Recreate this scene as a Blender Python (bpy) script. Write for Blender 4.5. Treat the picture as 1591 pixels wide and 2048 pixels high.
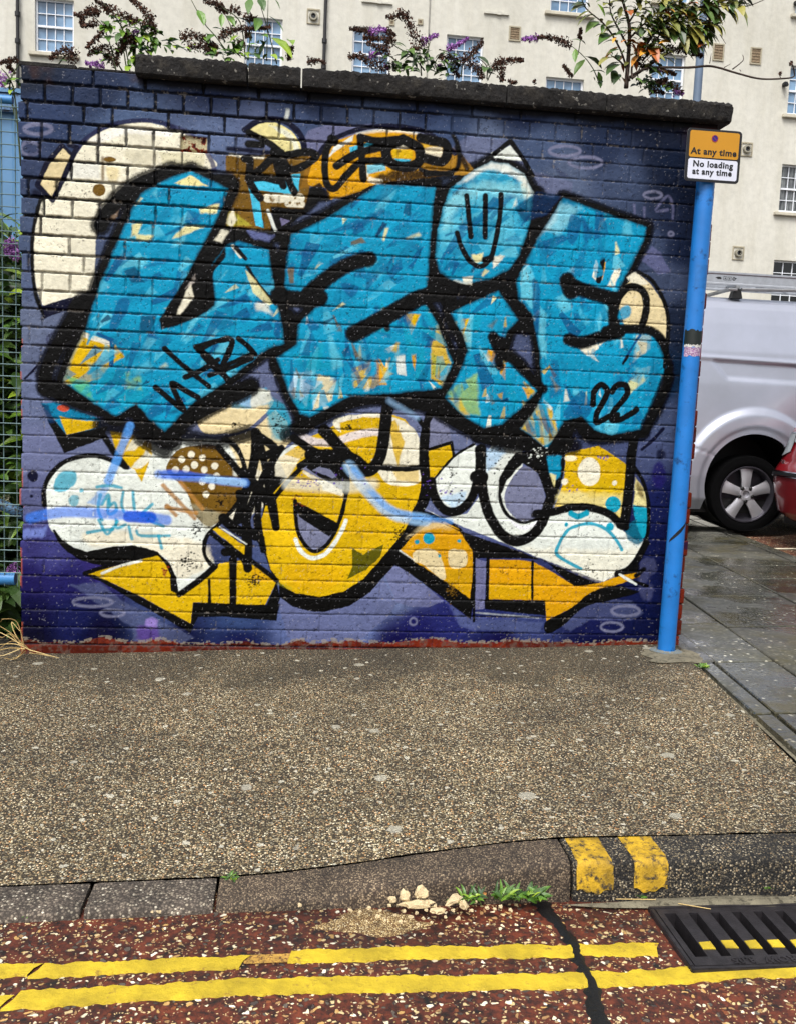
import bpy, bmesh, math, random
import numpy as np
from mathutils import Vector, Matrix
R = math.radians
for o in list(bpy.data.objects): bpy.data.objects.remove(o)
sc = bpy.context.scene
COL = sc.collection

# ---------------------------------------------------------------- camera
FPX, YAW, PIT, ROL = 1814.64, .115737, -.112662, .0418085      # focal length for a 1591 px wide frame
CAM = Vector((1.14897, -3.98094, 1.07283))
cy_, sy_, cp_, sp_, cr_, sr_ = math.cos(YAW), math.sin(YAW), math.cos(PIT), math.sin(PIT), math.cos(ROL), math.sin(ROL)
FW = Vector((sy_*cp_, cy_*cp_, sp_)); _rt = Vector((cy_, -sy_, 0)); _up = _rt.cross(FW)
RT = _rt*cr_ + _up*sr_; UP = _up*cr_ - _rt*sr_
cam = bpy.data.cameras.new('camera'); camo = bpy.data.objects.new('camera', cam); COL.objects.link(camo)
cam.sensor_fit = 'VERTICAL'; cam.sensor_height = 36; cam.lens = FPX/2048*36
cam.clip_start = .05; cam.clip_end = 500
m3 = Matrix((RT, UP, -FW)).transposed()
camo.matrix_world = Matrix.Translation(CAM) @ m3.to_4x4()
sc.camera = camo
# ---------------------------------------------------------------- light: flat overcast daylight
world = bpy.data.worlds.new('World'); sc.world = world; world.use_nodes = True
wn = world.node_tree; bgd = wn.nodes['Background']
sky = wn.nodes.new('ShaderNodeTexSky'); sky.sky_type = 'NISHITA'; sky.sun_disc = False
SUN_EL, SUN_AZ = R(58), R(205)
sky.sun_elevation = SUN_EL; sky.sun_rotation = SUN_AZ; sky.dust_density = 5; sky.air_density = 1.0; sky.ozone_density = .6
hsv = wn.nodes.new('ShaderNodeHueSaturation'); hsv.inputs['Saturation'].default_value = .38      # cloud cover takes most of the blue out
wn.links.new(sky.outputs[0], hsv.inputs['Color']); wn.links.new(hsv.outputs[0], bgd.inputs[0]); bgd.inputs[1].default_value = .13
sun = bpy.data.lights.new('sun', 'SUN'); sun.energy = 1.5; sun.angle = R(25); sun.color = (1, .98, .95)
suno = bpy.data.objects.new('sun', sun); COL.objects.link(suno)
# direction the light comes from (azimuth clockwise from +Y)
sd = Vector((math.sin(SUN_AZ)*math.cos(SUN_EL), math.cos(SUN_AZ)*math.cos(SUN_EL), math.sin(SUN_EL)))
suno.rotation_euler = sd.to_track_quat('Z', 'Y').to_euler(); suno.location = (0, 0, 12)
sc.view_settings.view_transform = 'Standard'; sc.view_settings.look = 'None'
sc.view_settings.exposure = 0.72; sc.view_settings.gamma = 1
sc.render.engine = 'CYCLES'

# ---------------------------------------------------------------- helpers
def ray(x, y): return RT*((x-795.5)/FPX) - UP*((y-1024)/FPX) + FW
def onY(x, y, Y):                      # photo point -> point on the vertical plane Y
    d = ray(x, y); return CAM + d*((Y-CAM.y)/d.y)
def lin(c):
    return tuple(((v/255)/12.92 if v/255 <= .04045 else ((v/255+.055)/1.055)**2.4) for v in c)
def tag(o, label=None, cat=None, group=None, kind=None):
    if label: o['label'] = label
    if cat: o['category'] = cat
    if group: o['group'] = group
    if kind: o['kind'] = kind
    return o
def empty(name, loc, label, cat, group=None, rz=0):
    o = bpy.data.objects.new(name, None); COL.objects.link(o); o.location = loc; o.rotation_euler.z = rz
    o.empty_display_size = .05
    return tag(o, label, cat, group)
def copy_tree(o, parent=None):
    c = o.copy(); COL.objects.link(c); c.parent = parent
    for ch in list(o.children): copy_tree(ch, c)
    return c

class MB:
    def __init__(s): s.v = []; s.f = []; s.mi = []; s.m = 0
    def add(s, vs, fs):
        n = len(s.v); s.v += [tuple(v) for v in vs]; s.f += [tuple(i+n for i in f) for f in fs]; s.mi += [s.m]*len(fs)
    def box(s, a, b, bev=0, M=None):
        x0, y0, z0 = a; x1, y1, z1 = b
        if bev <= 0:
            vs = [(x, y, z) for x in (x0, x1) for y in (y0, y1) for z in (z0, z1)]
            fs = [(0, 1, 3, 2), (4, 6, 7, 5), (0, 4, 5, 1), (2, 3, 7, 6), (0, 2, 6, 4), (1, 5, 7, 3)]
        else:
            bm = bmesh.new(); bmesh.ops.create_cube(bm, size=1)
            for v in bm.verts: v.co = Vector(((x0+x1)/2+v.co.x*(x1-x0), (y0+y1)/2+v.co.y*(y1-y0), (z0+z1)/2+v.co.z*(z1-z0)))
            bmesh.ops.bevel(bm, geom=bm.edges[:], offset=bev, segments=2, affect='EDGES')
            bm.verts.index_update(); vs = [v.co.copy() for v in bm.verts]; fs = [tuple(v.index for v in f.verts) for f in bm.faces]; bm.free()
        if M: vs = [M @ Vector(v) for v in vs]
        s.add(vs, fs)
    def tube(s, pts, r, n=8, cap=True, r1=None):
        pts = [Vector(p) for p in pts]; rings = []; k = len(pts)
        up = Vector((.13, .21, .97)); t0 = (pts[1]-pts[0]).normalized()
        if abs(t0.dot(up)) > .9: up = Vector((1, .1, 0))
        for i, p in enumerate(pts):
            t = (pts[min(i+1, k-1)]-pts[max(i-1, 0)]).normalized()
            a = t.cross(up).normalized(); b = a.cross(t)
            rr = r if r1 is None else r+(r1-r)*i/(k-1)
            if hasattr(r, '__len__'): rr = r[i]
            rings.append([p+(a*math.cos(q)+b*math.sin(q))*rr for q in [2*math.pi*j/n for j in range(n)]])
        vs = [v for rg in rings for v in rg]; fs = []
        for i in range(k-1):
            for j in range(n): fs.append((i*n+j, i*n+(j+1) % n, (i+1)*n+(j+1) % n, (i+1)*n+j))
        if cap: fs += [tuple(range(n))[::-1], tuple((k-1)*n+j for j in range(n))]
        s.add(vs, fs)
    def lathe(s, prof, n=32, M=Matrix(), close=False):     # prof: (radius, height) about Z
        vs = []; k = len(prof)
        for (r, h) in prof:
            for j in range(n): q = 2*math.pi*j/n; vs.append(M @ Vector((r*math.cos(q), r*math.sin(q), h)))
        fs = [(i*n+j, i*n+(j+1) % n, (i+1)*n+(j+1) % n, (i+1)*n+j) for i in range(k-1) for j in range(n)]
        if close: fs += [((k-1)*n+j, (k-1)*n+(j+1) % n, (j+1) % n, j) for j in range(n)]
        s.add(vs, fs)
    def prism(s, poly, a, b, axis='Y'):   # polygon (u,w) extruded from a to b along an axis
        n = len(poly)
        def P(u, w, t): return {'Y': (u, t, w), 'X': (t, u, w), 'Z': (u, w, t)}[axis]
        vs = [P(u, w, a) for u, w in poly]+[P(u, w, b) for u, w in poly]
        fs = [tuple(range(n)), tuple(range(n, 2*n))[::-1]]+[(i, i+n, (i+1) % n+n, (i+1) % n) for i in range(n)]
        s.add(vs, fs)
    def grid(s, P):                        # P[i][j] rows of points
        n = len(P); m = len(P[0])
        s.add([p for row in P for p in row], [(i*m+j, i*m+j+1, (i+1)*m+j+1, (i+1)*m+j) for i in range(n-1) for j in range(m-1)])
    def build(s, name, mat, parent=None, smooth=False, fix=True, loc=None):
        me = bpy.data.meshes.new(name); me.from_pydata(s.v, [], s.f)
        for mt in (mat if isinstance(mat, (list, tuple)) else [mat]): me.materials.append(mt)
        if isinstance(mat, (list, tuple)): me.polygons.foreach_set('material_index', s.mi)
        if fix:
            bm = bmesh.new(); bm.from_mesh(me); bmesh.ops.recalc_face_normals(bm, faces=bm.faces[:]); bm.to_mesh(me); bm.free()
        if smooth:
            me.polygons.foreach_set('use_smooth', [True]*len(me.polygons))
            if smooth == 'auto': me.set_sharp_from_angle(angle=R(38))
        me.update()
        o = bpy.data.objects.new(name, me); COL.objects.link(o)
        if parent: o.parent = parent
        if loc: o.location = loc
        return o

# ---- material helpers
def mat(name):
    m = bpy.data.materials.new(name); m.use_nodes = True; nt = m.node_tree; b = nt.nodes['Principled BSDF']
    return m, nt, b
def N(nt, t, **k):
    n = nt.nodes.new(t)
    for a, v in k.items():
        if a.startswith('i_'):
            key = a[2:]; n.inputs[int(key) if key.isdigit() else key].default_value = v
        else: setattr(n, a, v)
    return n
def L(nt, a, b): nt.links.new(a, b)
def ramp(nt, fac, stops, interp='LINEAR'):
    r = N(nt, 'ShaderNodeValToRGB'); r.color_ramp.interpolation = interp; e = r.color_ramp.elements
    while len(e) < len(stops): e.new(.5)
    for q, (p, c) in zip(e, stops):
        q.position = p; q.color = (*c, 1) if len(c) == 3 else c
    L(nt, fac, r.inputs[0]); return r.outputs[0]
def mixc(nt, fac, a, b, mode='MIX'):
    n = N(nt, 'ShaderNodeMix', data_type='RGBA', blend_type=mode)
    for v, i in ((fac, 0), (a, 6), (b, 7)):
        if hasattr(v, 'links') or hasattr(v, 'is_linked'): L(nt, v, n.inputs[i])
        elif i == 0: n.inputs[0].default_value = v
        else: n.inputs[i].default_value = (*v, 1)
    return n.outputs[2]
def coords(nt, scale=(1, 1, 1), kind='Object'):
    t = N(nt, 'ShaderNodeTexCoord'); mp = N(nt, 'ShaderNodeMapping'); mp.inputs['Scale'].default_value = scale
    L(nt, t.outputs[kind], mp.inputs[0]); return mp.outputs[0]
def noise(nt, co, scale, detail=4, rough=.6, dist=0):
    n = N(nt, 'ShaderNodeTexNoise'); n.inputs['Scale'].default_value = scale; n.inputs['Detail'].default_value = detail
    n.inputs['Roughness'].default_value = rough; n.inputs['Distortion'].default_value = dist
    if co is not None: L(nt, co, n.inputs['Vector'])
    return n.outputs[0]
def bump(nt, b, h, strength, dist):
    n = N(nt, 'ShaderNodeBump'); n.inputs['Strength'].default_value = strength; n.inputs['Distance'].default_value = dist
    L(nt, h, n.inputs['Height'])
    if b.inputs['Normal'].links: L(nt, b.inputs['Normal'].links[0].from_socket, n.inputs['Normal'])
    L(nt, n.outputs[0], b.inputs['Normal'])
def plain(name, rgb, rough=.6, metal=0, var=.12, scale=8, bs=.15, bd=.003, dirt=None, coat=0, spec=None):
    """painted / cast / plastic surface: base colour broken up by two noises, faint bump"""
    m, nt, b = mat(name); co = coords(nt); c = lin(rgb)
    n1 = noise(nt, co, scale, 5); dk = tuple(v*(1-var*1.6) for v in c); lt = tuple(min(1, v*(1+var)) for v in c)
    col = ramp(nt, n1, [(.3, dk), (.7, lt)])
    if dirt:
        n2 = noise(nt, co, scale*3, 6, .7); f = ramp(nt, n2, [(dirt[1], (0, 0, 0)), (min(.99, dirt[1]+.12), (1, 1, 1))])
        col = mixc(nt, f, col, lin(dirt[0]))
    L(nt, col, b.inputs['Base Color']); b.inputs['Roughness'].default_value = rough; b.inputs['Metallic'].default_value = metal
    if coat: b.inputs['Coat Weight'].default_value = coat; b.inputs['Coat Roughness'].default_value = .05
    if spec is not None: b.inputs['Specular IOR Level'].default_value = spec
    if bs: bump(nt, b, noise(nt, co, scale*6, 4), bs, bd)
    return m
def leafmat(name, stops, rough=.45):
    """leaf / petal material: colour varies from face cluster to face cluster"""
    m, nt, b = mat(name); g = N(nt, 'ShaderNodeNewGeometry'); co = coords(nt)
    n1 = noise(nt, co, 9, 3); mx = N(nt, 'ShaderNodeMath', operation='ADD'); sb = N(nt, 'ShaderNodeMath', operation='MULTIPLY'); sb.inputs[1].default_value = .75
    L(nt, g.outputs['Random Per Island'], sb.inputs[0]); n2 = N(nt, 'ShaderNodeMath', operation='MULTIPLY'); n2.inputs[1].default_value = .5
    L(nt, n1, n2.inputs[0]); L(nt, sb.outputs[0], mx.inputs[0]); L(nt, n2.outputs[0], mx.inputs[1])
    col = ramp(nt, mx.outputs[0], [(p, lin(c)) for p, c in stops])
    L(nt, col, b.inputs['Base Color']); b.inputs['Roughness'].default_value = rough
    b.inputs['Subsurface Weight'].default_value = 0
    return m
def rnd(*k): return random.Random(repr(k))
# ================================================================ the painted brick wall
WX0, WX1, WTOP = 0.0, 2.962, 2.385
GS = .0026                                     # grid step of the painted face
gx = np.arange(WX0, WX1+GS, GS); gz = np.arange(-.10, WTOP+.004, GS)
NX, NZ = len(gx), len(gz)
rs = np.random.RandomState(7)
def vnoise(cell, seed, nx=NX, nz=NZ):          # smooth value noise, cell in metres, range 0..1
    r = np.random.RandomState(seed); a = int(nx*GS/cell)+3; b = int(nz*GS/cell)+3
    g = r.rand(b, a); u = np.arange(nx)*GS/cell; v = np.arange(nz)*GS/cell
    iu = u.astype(int); iv = v.astype(int); fu = u-iu; fv = v-iv; fu = fu*fu*(3-2*fu); fv = fv*fv*(3-2*fv)
    g0 = g[iv][:, iu]*(1-fu)+g[iv][:, iu+1]*fu; g1 = g[iv+1][:, iu]*(1-fu)+g[iv+1][:, iu+1]*fu
    return g0*(1-fv)[:, None]+g1*fv[:, None]
def fbm(cell, seed, octs=4):
    t = 0; w = 0
    for k in range(octs):
        a = .55**k; t = t+vnoise(max(cell/2**k, GS), seed+k*17)*a; w += a
    return t/w
FINE = vnoise(.003, 1)*.5+vnoise(.006, 2)*.5; MID = fbm(.02, 30); BIG = fbm(.12, 60); HUGE = fbm(.5, 90, 3)
WOB = (fbm(.03, 120, 3)-.5)*.012+(FINE-.5)*.003
XX, ZZ = np.meshgrid(gx, gz)
IMG = np.zeros((NZ, NX, 3))
M2 = .00227                                    # metres of wall per photo pixel (mean)
PAL = dict(K=(5, 5, 10), KB=(18, 20, 42), CR=(226, 222, 200), WH=(216, 222, 214), BG=(218, 202, 158), CY=(222, 212, 150), BL=(12, 144, 182), BM=(8, 122, 160),
  BD=(5, 84, 132), BX=(6, 50, 88), BT=(96, 186, 208), YE=(204, 168, 18), YO=(206, 152, 18), OC=(112, 84, 28), OL=(92, 88, 12), LV=(116, 120, 146), LD=(92, 94, 126),
  IN=(34, 30, 92), NV=(26, 34, 62), TE=(22, 150, 176), SK=(84, 150, 222), SL=(150, 190, 226), BR=(120, 50, 32), SG=(84, 100, 140), PU=(96, 70, 160), GN=(120, 170, 90))
PAL = {k: np.array(lin(v)) for k, v in PAL.items()}
def wp(pts):                                   # traced points -> metres on the wall
    return [((lambda p: (p.x, p.z))(onY(x, y, 0))) for x, y in pts]
def curve(pts, closed=False, n=6):
    P = [np.array(p) for p in pts]; m = len(P); out = []
    for i in range(m if closed else m-1):
        g = (lambda k: P[k % m]) if closed else (lambda k: P[min(max(k, 0), m-1)])
        a, b, c, d = g(i-1), g(i), g(i+1), g(i+2)
        for j in range(n):
            t = j/n; out.append(.5*((2*b)+(c-a)*t+(2*a-5*b+4*c-d)*t*t+(3*b-a-3*c+d)*t**3))
    if not closed: out.append(P[-1])
    return out
def dseg(pts, closed, pad):
    P = np.array(pts); lo = P.min(0)-pad; hi = P.max(0)+pad
    i0 = max(0, int((lo[0]-gx[0])/GS)); i1 = min(NX, int((hi[0]-gx[0])/GS)+2); j0 = max(0, int((lo[1]-gz[0])/GS)); j1 = min(NZ, int((hi[1]-gz[0])/GS)+2)
    if i1 <= i0 or j1 <= j0: return None
    x = XX[j0:j1, i0:i1]; z = ZZ[j0:j1, i0:i1]; d = np.full(x.shape, 9.)
    n = len(P)
    for k in range(n if closed else n-1):
        a = P[k]; b = P[(k+1) % n]; e = b-a; q = e@e
        if q < 1e-12: continue
        # only the neighbourhood of this segment
        sl = np.minimum(a, b)-pad-.02; sh = np.maximum(a, b)+pad+.02
        u0 = max(0, int((sl[0]-x[0, 0])/GS)); u1 = min(x.shape[1], int((sh[0]-x[0, 0])/GS)+2); v0 = max(0, int((sl[1]-z[0, 0])/GS)); v1 = min(x.shape[0], int((sh[1]-z[0, 0])/GS)+2)
        if u1 <= u0 or v1 <= v0: continue
        xs = x[v0:v1, u0:u1]; zs = z[v0:v1, u0:u1]
        t = np.clip(((xs-a[0])*e[0]+(zs-a[1])*e[1])/q, 0, 1); dd = np.hypot(xs-a[0]-t*e[0], zs-a[1]-t*e[1])
        np.minimum(d[v0:v1, u0:u1], dd, out=d[v0:v1, u0:u1])
    return (slice(j0, j1), slice(i0, i1)), x, z, d
def inside(P, x, z):
    c = np.zeros(x.shape, bool); n = len(P)
    for k in range(n):
        a = P[k]; b = P[(k+1) % n]
        if a[1] == b[1]: continue
        c ^= ((a[1] > z) != (b[1] > z)) & (x < (b[0]-a[0])*(z-a[1])/(b[1]-a[1])+a[0])
    return c
CLIP = None
def lay(sl, al, col):
    if CLIP is not None: al = al*CLIP[sl]
    c = PAL[col] if isinstance(col, str) else np.array(lin(col))
    IMG[sl] += (c-IMG[sl])*al[..., None]
def P_(col, pts, c=0, soft=1.2, a=1, wob=1, px=True):
    w = wp(pts) if px else pts
    if c: w = curve(w, True)
    s = soft*M2; r = dseg(w, True, s*2+.01)
    if r is None: return
    sl, x, z, d = r; ins = inside(w, x, z); sdist = np.where(ins, -d, d)+WOB[sl]*wob*(.35+soft*.15)
    al = np.clip(.5-sdist/s, 0, 1)
    if soft > 3: al = al*al*(3-2*al)*(1 if soft < 6 else np.clip(.75+FINE[sl]*.5, 0, 1)); al = np.clip(al, 0, 1)
    lay(sl, al*a, col)
def S_(col, w, pts, c=1, soft=1.6, a=1, fuzz=0, px=True, dry=0):
    q = wp(pts) if px else pts
    if c and len(q) > 2: q = curve(q, False, 5)
    h = w*M2/2; s = soft*M2; fz = fuzz*M2
    r = dseg(q, False, h+s+fz*2+.01)
    if r is None: return
    sl, x, z, d = r; d = d+WOB[sl]*.4
    al = np.clip(.5-(d-h)/s, 0, 1)
    if fz:                                      # overspray: speckled halo
        hal = np.clip(1-(d-h)/fz, 0, 1)**2; al = np.maximum(al, np.clip(hal*1.5-FINE[sl]*.75, 0, 1)*.9)
    if dry: al = al*np.clip((MID[sl]-.5+(1-dry)*.5)*6, 0, 1)
    lay(sl, al*a, col)
def E_(col, cx, cy, rx, ry, soft=1.5, a=1, ring=0, rot=0):
    pts = [(cx+rx*math.cos(t)*math.cos(rot)-ry*math.sin(t)*math.sin(rot), cy+rx*math.cos(t)*math.sin(rot)+ry*math.sin(t)*math.cos(rot)) for t in [i*2*math.pi/20 for i in range(20)]]
    if ring: S_(col, ring, pts+[pts[0]], 1, soft, a)
    else: P_(col, pts, 0, soft, a)
def T(ox, oy, s=3.182):
    return lambda *p: [(ox+p[i]/s, oy+p[i+1]/s) for i in range(0, len(p), 2)]
A = T(0, 200); B = T(400, 200); C = T(850, 250, 2.893); D = T(0, 600); E = T(400, 600); G = T(850, 650, 2.893); H = T(0, 900); I = T(450, 900); J = T(900, 900)
def cells(f, fn, col, w, *p, **k): fn(col, w, f(*p), **k)

# --- ground coat: slate above, lavender at mid height, indigo at the foot (inverse-distance blend of colour samples)
bg = [(60,150,(38,42,58)),(200,180,(52,58,84)),(420,190,(44,50,78)),(620,210,(40,46,70)),(850,200,(46,54,84)),(1050,215,(40,48,78)),(1300,230,(28,34,56)),(1430,260,(90,34,26)),
 (80,230,(64,72,104)),(250,250,(84,94,132)),(420,270,(104,110,150)),(600,240,(72,80,118)),(760,250,(70,78,112)),(900,260,(68,78,116)),(960,300,(110,114,148)),(1080,300,(80,88,124)),(1200,300,(42,50,80)),(1340,320,(26,34,58)),
 (60,330,(64,70,104)),(60,450,(78,84,116)),(60,560,(92,96,132)),(60,650,(112,112,144)),(110,700,(104,104,138)),(60,800,(112,112,150)),(70,900,(120,116,158)),(60,1000,(100,96,140)),(60,1090,(64,56,118)),(110,1110,(72,66,130)),(200,1110,(60,46,120)),
 (60,1160,(38,30,92)),(130,1160,(40,34,98)),(60,1220,(20,18,62)),(150,1230,(30,32,84)),(60,1270,(14,16,42)),(200,1270,(12,16,50)),(320,1240,(70,76,124)),(350,1275,(20,22,62)),(480,1240,(60,72,118)),(480,1280,(26,28,78)),(600,1250,(104,108,160)),(650,1285,(96,98,150)),
 (800,1190,(120,122,168)),(830,1250,(34,32,96)),(700,1250,(110,114,166)),(900,1230,(44,44,110)),(980,1230,(46,50,108)),(800,1285,(26,22,76)),(1000,1285,(24,20,70)),(1200,1285,(14,14,52)),(1050,1250,(60,64,116)),(1200,1260,(28,30,80)),(1300,1240,(20,24,64)),(1300,1180,(26,30,76)),(1320,1080,(24,28,74)),(1320,1000,(30,34,84)),(1300,900,(80,82,122)),(1330,850,(80,84,120)),
 (1310,760,(8,40,70)),(1350,650,(34,40,62)),(1340,560,(74,78,108)),(1300,500,(70,76,108)),(1350,440,(34,40,66)),(1360,500,(30,38,66)),(1240,360,(72,78,110)),(1130,350,(96,100,132)),(1350,380,(26,32,54)),(900,900,(120,118,158)),(700,1000,(118,118,158)),(400,900,(112,110,146)),(1000,950,(112,112,162)),(540,300,(112,112,152)),(170,820,(110,110,150)),(200,900,(120,118,160)),(1345,1150,(18,22,60)),(1340,1260,(16,16,56)),(1330,290,(24,30,52))]
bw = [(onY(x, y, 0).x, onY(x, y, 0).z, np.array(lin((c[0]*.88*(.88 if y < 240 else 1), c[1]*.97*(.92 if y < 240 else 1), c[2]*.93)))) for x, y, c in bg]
st = 6; sx, sz = XX[::st, ::st], ZZ[::st, ::st]; acc = np.zeros(sx.shape+(3,)); ws = np.zeros(sx.shape)
for x, z, c in bw:
    w = 1/((sx-x)**2+(sz-z)**2+.0015)**2.2; acc += w[..., None]*c; ws += w
lo = acc/ws[..., None]
iu = np.clip(np.arange(NX)/st, 0, lo.shape[1]-1.001); iv = np.clip(np.arange(NZ)/st, 0, lo.shape[0]-1.001)
a0 = iu.astype(int); b0 = iv.astype(int); fu = (iu-a0)[None, :, None]; fv = (iv-b0)[:, None, None]
IMG[:] = (lo[b0][:, a0]*(1-fu)+lo[b0][:, a0+1]*fu)*(1-fv)+(lo[b0+1][:, a0]*(1-fu)+lo[b0+1][:, a0+1]*fu)*fv

# --- background sprays
P_((112,114,146), B(640,300, 690,200, 830,150, 1000,160, 1100,150, 1400,180, 1480,200, 1300,330, 800,420), 0, 3, .75)
P_((104,108,138), C(150,130, 250,60, 480,90, 600,260, 850,330, 840,420, 300,420), 0, 4, .55)
P_((88,96,130), H(450,860, 640,840, 780,960, 1240,1195, 1100,1250, 860,1250, 840,1130, 700,1030, 560,930), 0, 5, .6)
P_((100,106,142), I(330,950, 400,1190, 600,1250, 820,1250, 930,1150, 1040,1060, 1090,975, 1010,820, 640,1000), 0, 1.5, .75)
P_((106,110,146), I(1010,780, 1090,970, 1180,1000, 1290,1000, 1390,960, 1100,730), 0, 1.5, .8)
P_((80,88,142), I(1400,960, 1591,1100, 1591,1160, 1480,1110), 0, 4, .6)
P_((86,96,136), J(0,990, 100,1060, 590,1100, 560,1160, 200,1150, 60,1120), 0, 6, .6)
P_((84,92,130), J(700,1120, 830,1010, 1000,940, 1150,960, 1230,1040, 1150,1080, 900,1080, 760,1150), 0, 5, .55)
P_((112,114,150), J(160,690, 230,710, 215,1010, 150,1020), 0, 1.5, .9)
P_((104,108,144), J(1220,700, 1290,690, 1310,760, 1240,850, 1290,870, 1270,960, 1200,920, 1200,760), 1, 7, .3)
P_((90,50,140), H(880,1120, 1000,1140, 1010,1200, 960,1230, 880,1200), 1, 12, .6); E_((170,140,220), 303, 1245, 12, 10, 8, .6)
P_((18,40,70), H(180,210, 250,190, 255,270, 200,280), 0, 1, .0)
# sprayed bubbles, rings and hand marks
for e in ((66,1-1+952,11,12),(64,992,4,4)): E_('KB', *e, 2)
for cx, cy, rx, ry, w in ((77,258,27,10,7),(60,297,20,13,5),(186,1204,40,9,5),(225,1226,24,7,5),(1128,302,31,10,6),(1170,325,33,11,6),(1304,390,18,7,5),(1250,1222,28,10,6),(1222,1254,22,9,5),(826,1243,7,7,4),(1340,468,5,4,4)):
    E_((122,124,150), cx, cy, rx, ry, 3, .75, ring=w)
for q in ((A(160,250, 260,330, 180,380)), (C(700,200, 830,300, 780,300))): P_((58,66,96), q, 0, 4, .6)
for p in (C(1205,460, 1210,510), C(1265,480, 1265,530), C(1330,490, 1400,410, 1430,470, 1430,540), C(1335,500, 1400,490)): S_((96,98,128), 5, p, 1, 3, .7)
P_((100,104,142), C(1310,700, 1360,740, 1420,850, 1350,860, 1240,780), 0, 3, .8)
E_('KB', 1322, 908, 10, 9, 8, .9); E_('IN', 1316, 950, 14, 26, 8, .9)
S_((40,40,70), 5, A(330,1600, 300,1520, 350,1480), 1, 3, .6); S_('KB', 4, D(160,500, 210,450, 250,400), 1, 1.5); S_((50,50,70), 14, D(345,260, 310,370, 250,480), 1, 9, .75)
S_('KB', 7, G(1250,720, 1310,670, 1375,600), 1, 2)

# --- cream dome top left
P_('CR', A(285,1310, 235,1200, 215,1080, 210,920, 230,760, 270,630, 400,420, 480,350, 560,250, 680,185, 800,150, 930,140, 1060,170, 1180,200, 1280,270, 1340,350, 1370,430, 1100,470, 850,560, 640,800, 610,950, 600,1150, 560,1240, 400,1270), 1, 1.5)
P_((240,240,232), A(560,260, 700,190, 820,170, 940,180, 1080,200, 1080,230, 840,215, 700,250, 600,290), 1, 6, .8)
P_((196,190,160), A(800,320, 980,320, 1000,400, 840,400), 1, 8, .5); P_((190,184,140), A(1010,330, 1300,340, 1300,430, 1040,420), 0, 6, .5)
P_((205,208,205), A(300,390, 640,400, 640,500, 420,500, 300,600), 0, 8, .6)
P_((214,196,140), A(680,430, 760,430, 740,510, 690,500), 1, 8, .7); E_('OC', 198.5, 380, 13, 12.5, 1.2); E_('OC', 220, 319, 13, 6, 1.2); S_((112,92,62), 6, A(655,370, 655,500), 0, 3, .8)
S_((60,62,96), 9, A(1060,160, 1180,200, 1280,280, 1340,370, 1365,440), 1, 2, .85)
S_((36,40,72), 8, A(460,370, 530,265, 650,180, 760,145, 900,130, 1020,140, 1110,175), 1, 2, .95)
S_('K', 7, A(285,1380, 232,1250, 208,1080, 206,900, 225,760, 265,620), 1, 2)
P_('KB', A(270,1312, 400,1270, 540,1235, 640,1225, 600,1310, 400,1345, 285,1390), 0, 1.5)
P_('BG', A(400,288, 460,350, 415,500, 340,625, 240,540, 300,420), 0, 1); 
S_('KB', 9, A(395,290, 300,400, 238,540, 335,640, 400,510, 455,380, 490,300, 440,285), 0, 1.5); S_('KB', 6, A(400,290, 460,350), 0, 1.5)
S_('KB', 12, A(225,590, 250,600), 0, 6, .9); E_((150,60,44), 165, 608, 9, 5, 1.5)
# --- lower figures : white blob on the left
P_('WH', D(300,1300, 293,1210, 320,1120, 390,1040, 480,1002, 600,992, 700,1020, 820,1078, 880,1000, 960,900, 1100,880, 1500,900, 1591,1000, 1560,1200, 1480,1350, 1370,1440, 1310,1520, 1310,1600, 1370,1690, 1290,1760, 1140,1880, 1110,1790, 1060,1660, 990,1615, 850,1570, 700,1575, 560,1605, 460,1570, 380,1520, 310,1430), 1, 1.2)
P_((230,222,196), D(560,1480, 1000,1490, 1300,1560, 1340,1680, 1150,1780, 1060,1650, 840,1560, 600,1580), 1, 10, .8)
P_('BG', D(960,600, 1290,690, 1591,690, 1591,830, 1400,860, 1290,840), 0, 2, 0)
# beige bird-head shape above
P_('BG', E(0,700, 330,640, 470,640, 380,760, 280,830, 170,850, 20,840), 1, 1.5); P_('BL', E(180,600, 420,560, 470,650, 330,690, 200,690), 0, 6, .8); P_((150,190,226), E(200,640, 300,600, 420,600, 420,660, 300,680), 0, 5, .7)
P_('CR', E(320,540, 440,580, 460,640, 330,700), 0, 5, .75)
P_('BG', E(170,880, 330,830, 480,700, 560,780, 580,900, 520,960, 440,1120, 420,1250, 300,1260, 200,960), 0, 2); P_('TE', E(430,740, 470,640, 560,700, 580,860, 480,880), 1, 10, .8)
P_('CR', E(160,1380, 330,1060, 440,1120, 440,1290, 300,1390, 220,1420), 0, 3, .9)
# brown oval with dots
P_('OC', D(1060,1060, 1130,960, 1250,925, 1380,930, 1470,1010, 1540,1180, 1530,1260, 1440,1370, 1340,1440, 1250,1380, 1180,1200, 1100,1130), 1, 1.3)
P_((150,146,120), D(1210,1290, 1440,1370, 1340,1470, 1280,1430), 0, 9, .75); P_('WH', D(1060,1120, 1240,1110, 1300,1180, 1100,1210), 0, 8, .0)
for x, y in ((1220,982),(1158,1016),(1290,1004),(1240,1050),(1368,1056),(1300,1080),(1185,1078),(1120,1080),(1382,1120),(1290,1155),(1350,1185),(1312,1236)): E_('CR', x/3.182, 600+y/3.182, 6.8, 7, 2)
S_('WH', 8, D(1440,930, 1490,1010, 1500,1110), 1, 4, .8)
S_('K', 8, D(1440,880, 1530,980, 1560,1100, 1555,1200, 1500,1310, 1400,1420, 1320,1500, 1300,1600, 1340,1680, 1400,1690), 1, 1.6)
for p in (D(1040,1180, 1240,1390), D(1060,1320, 1250,1355), D(1150,1160, 1290,1330), D(1065,1310, 1120,1370)): S_((166,120,60), 8, p, 0, 3, .85)
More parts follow.
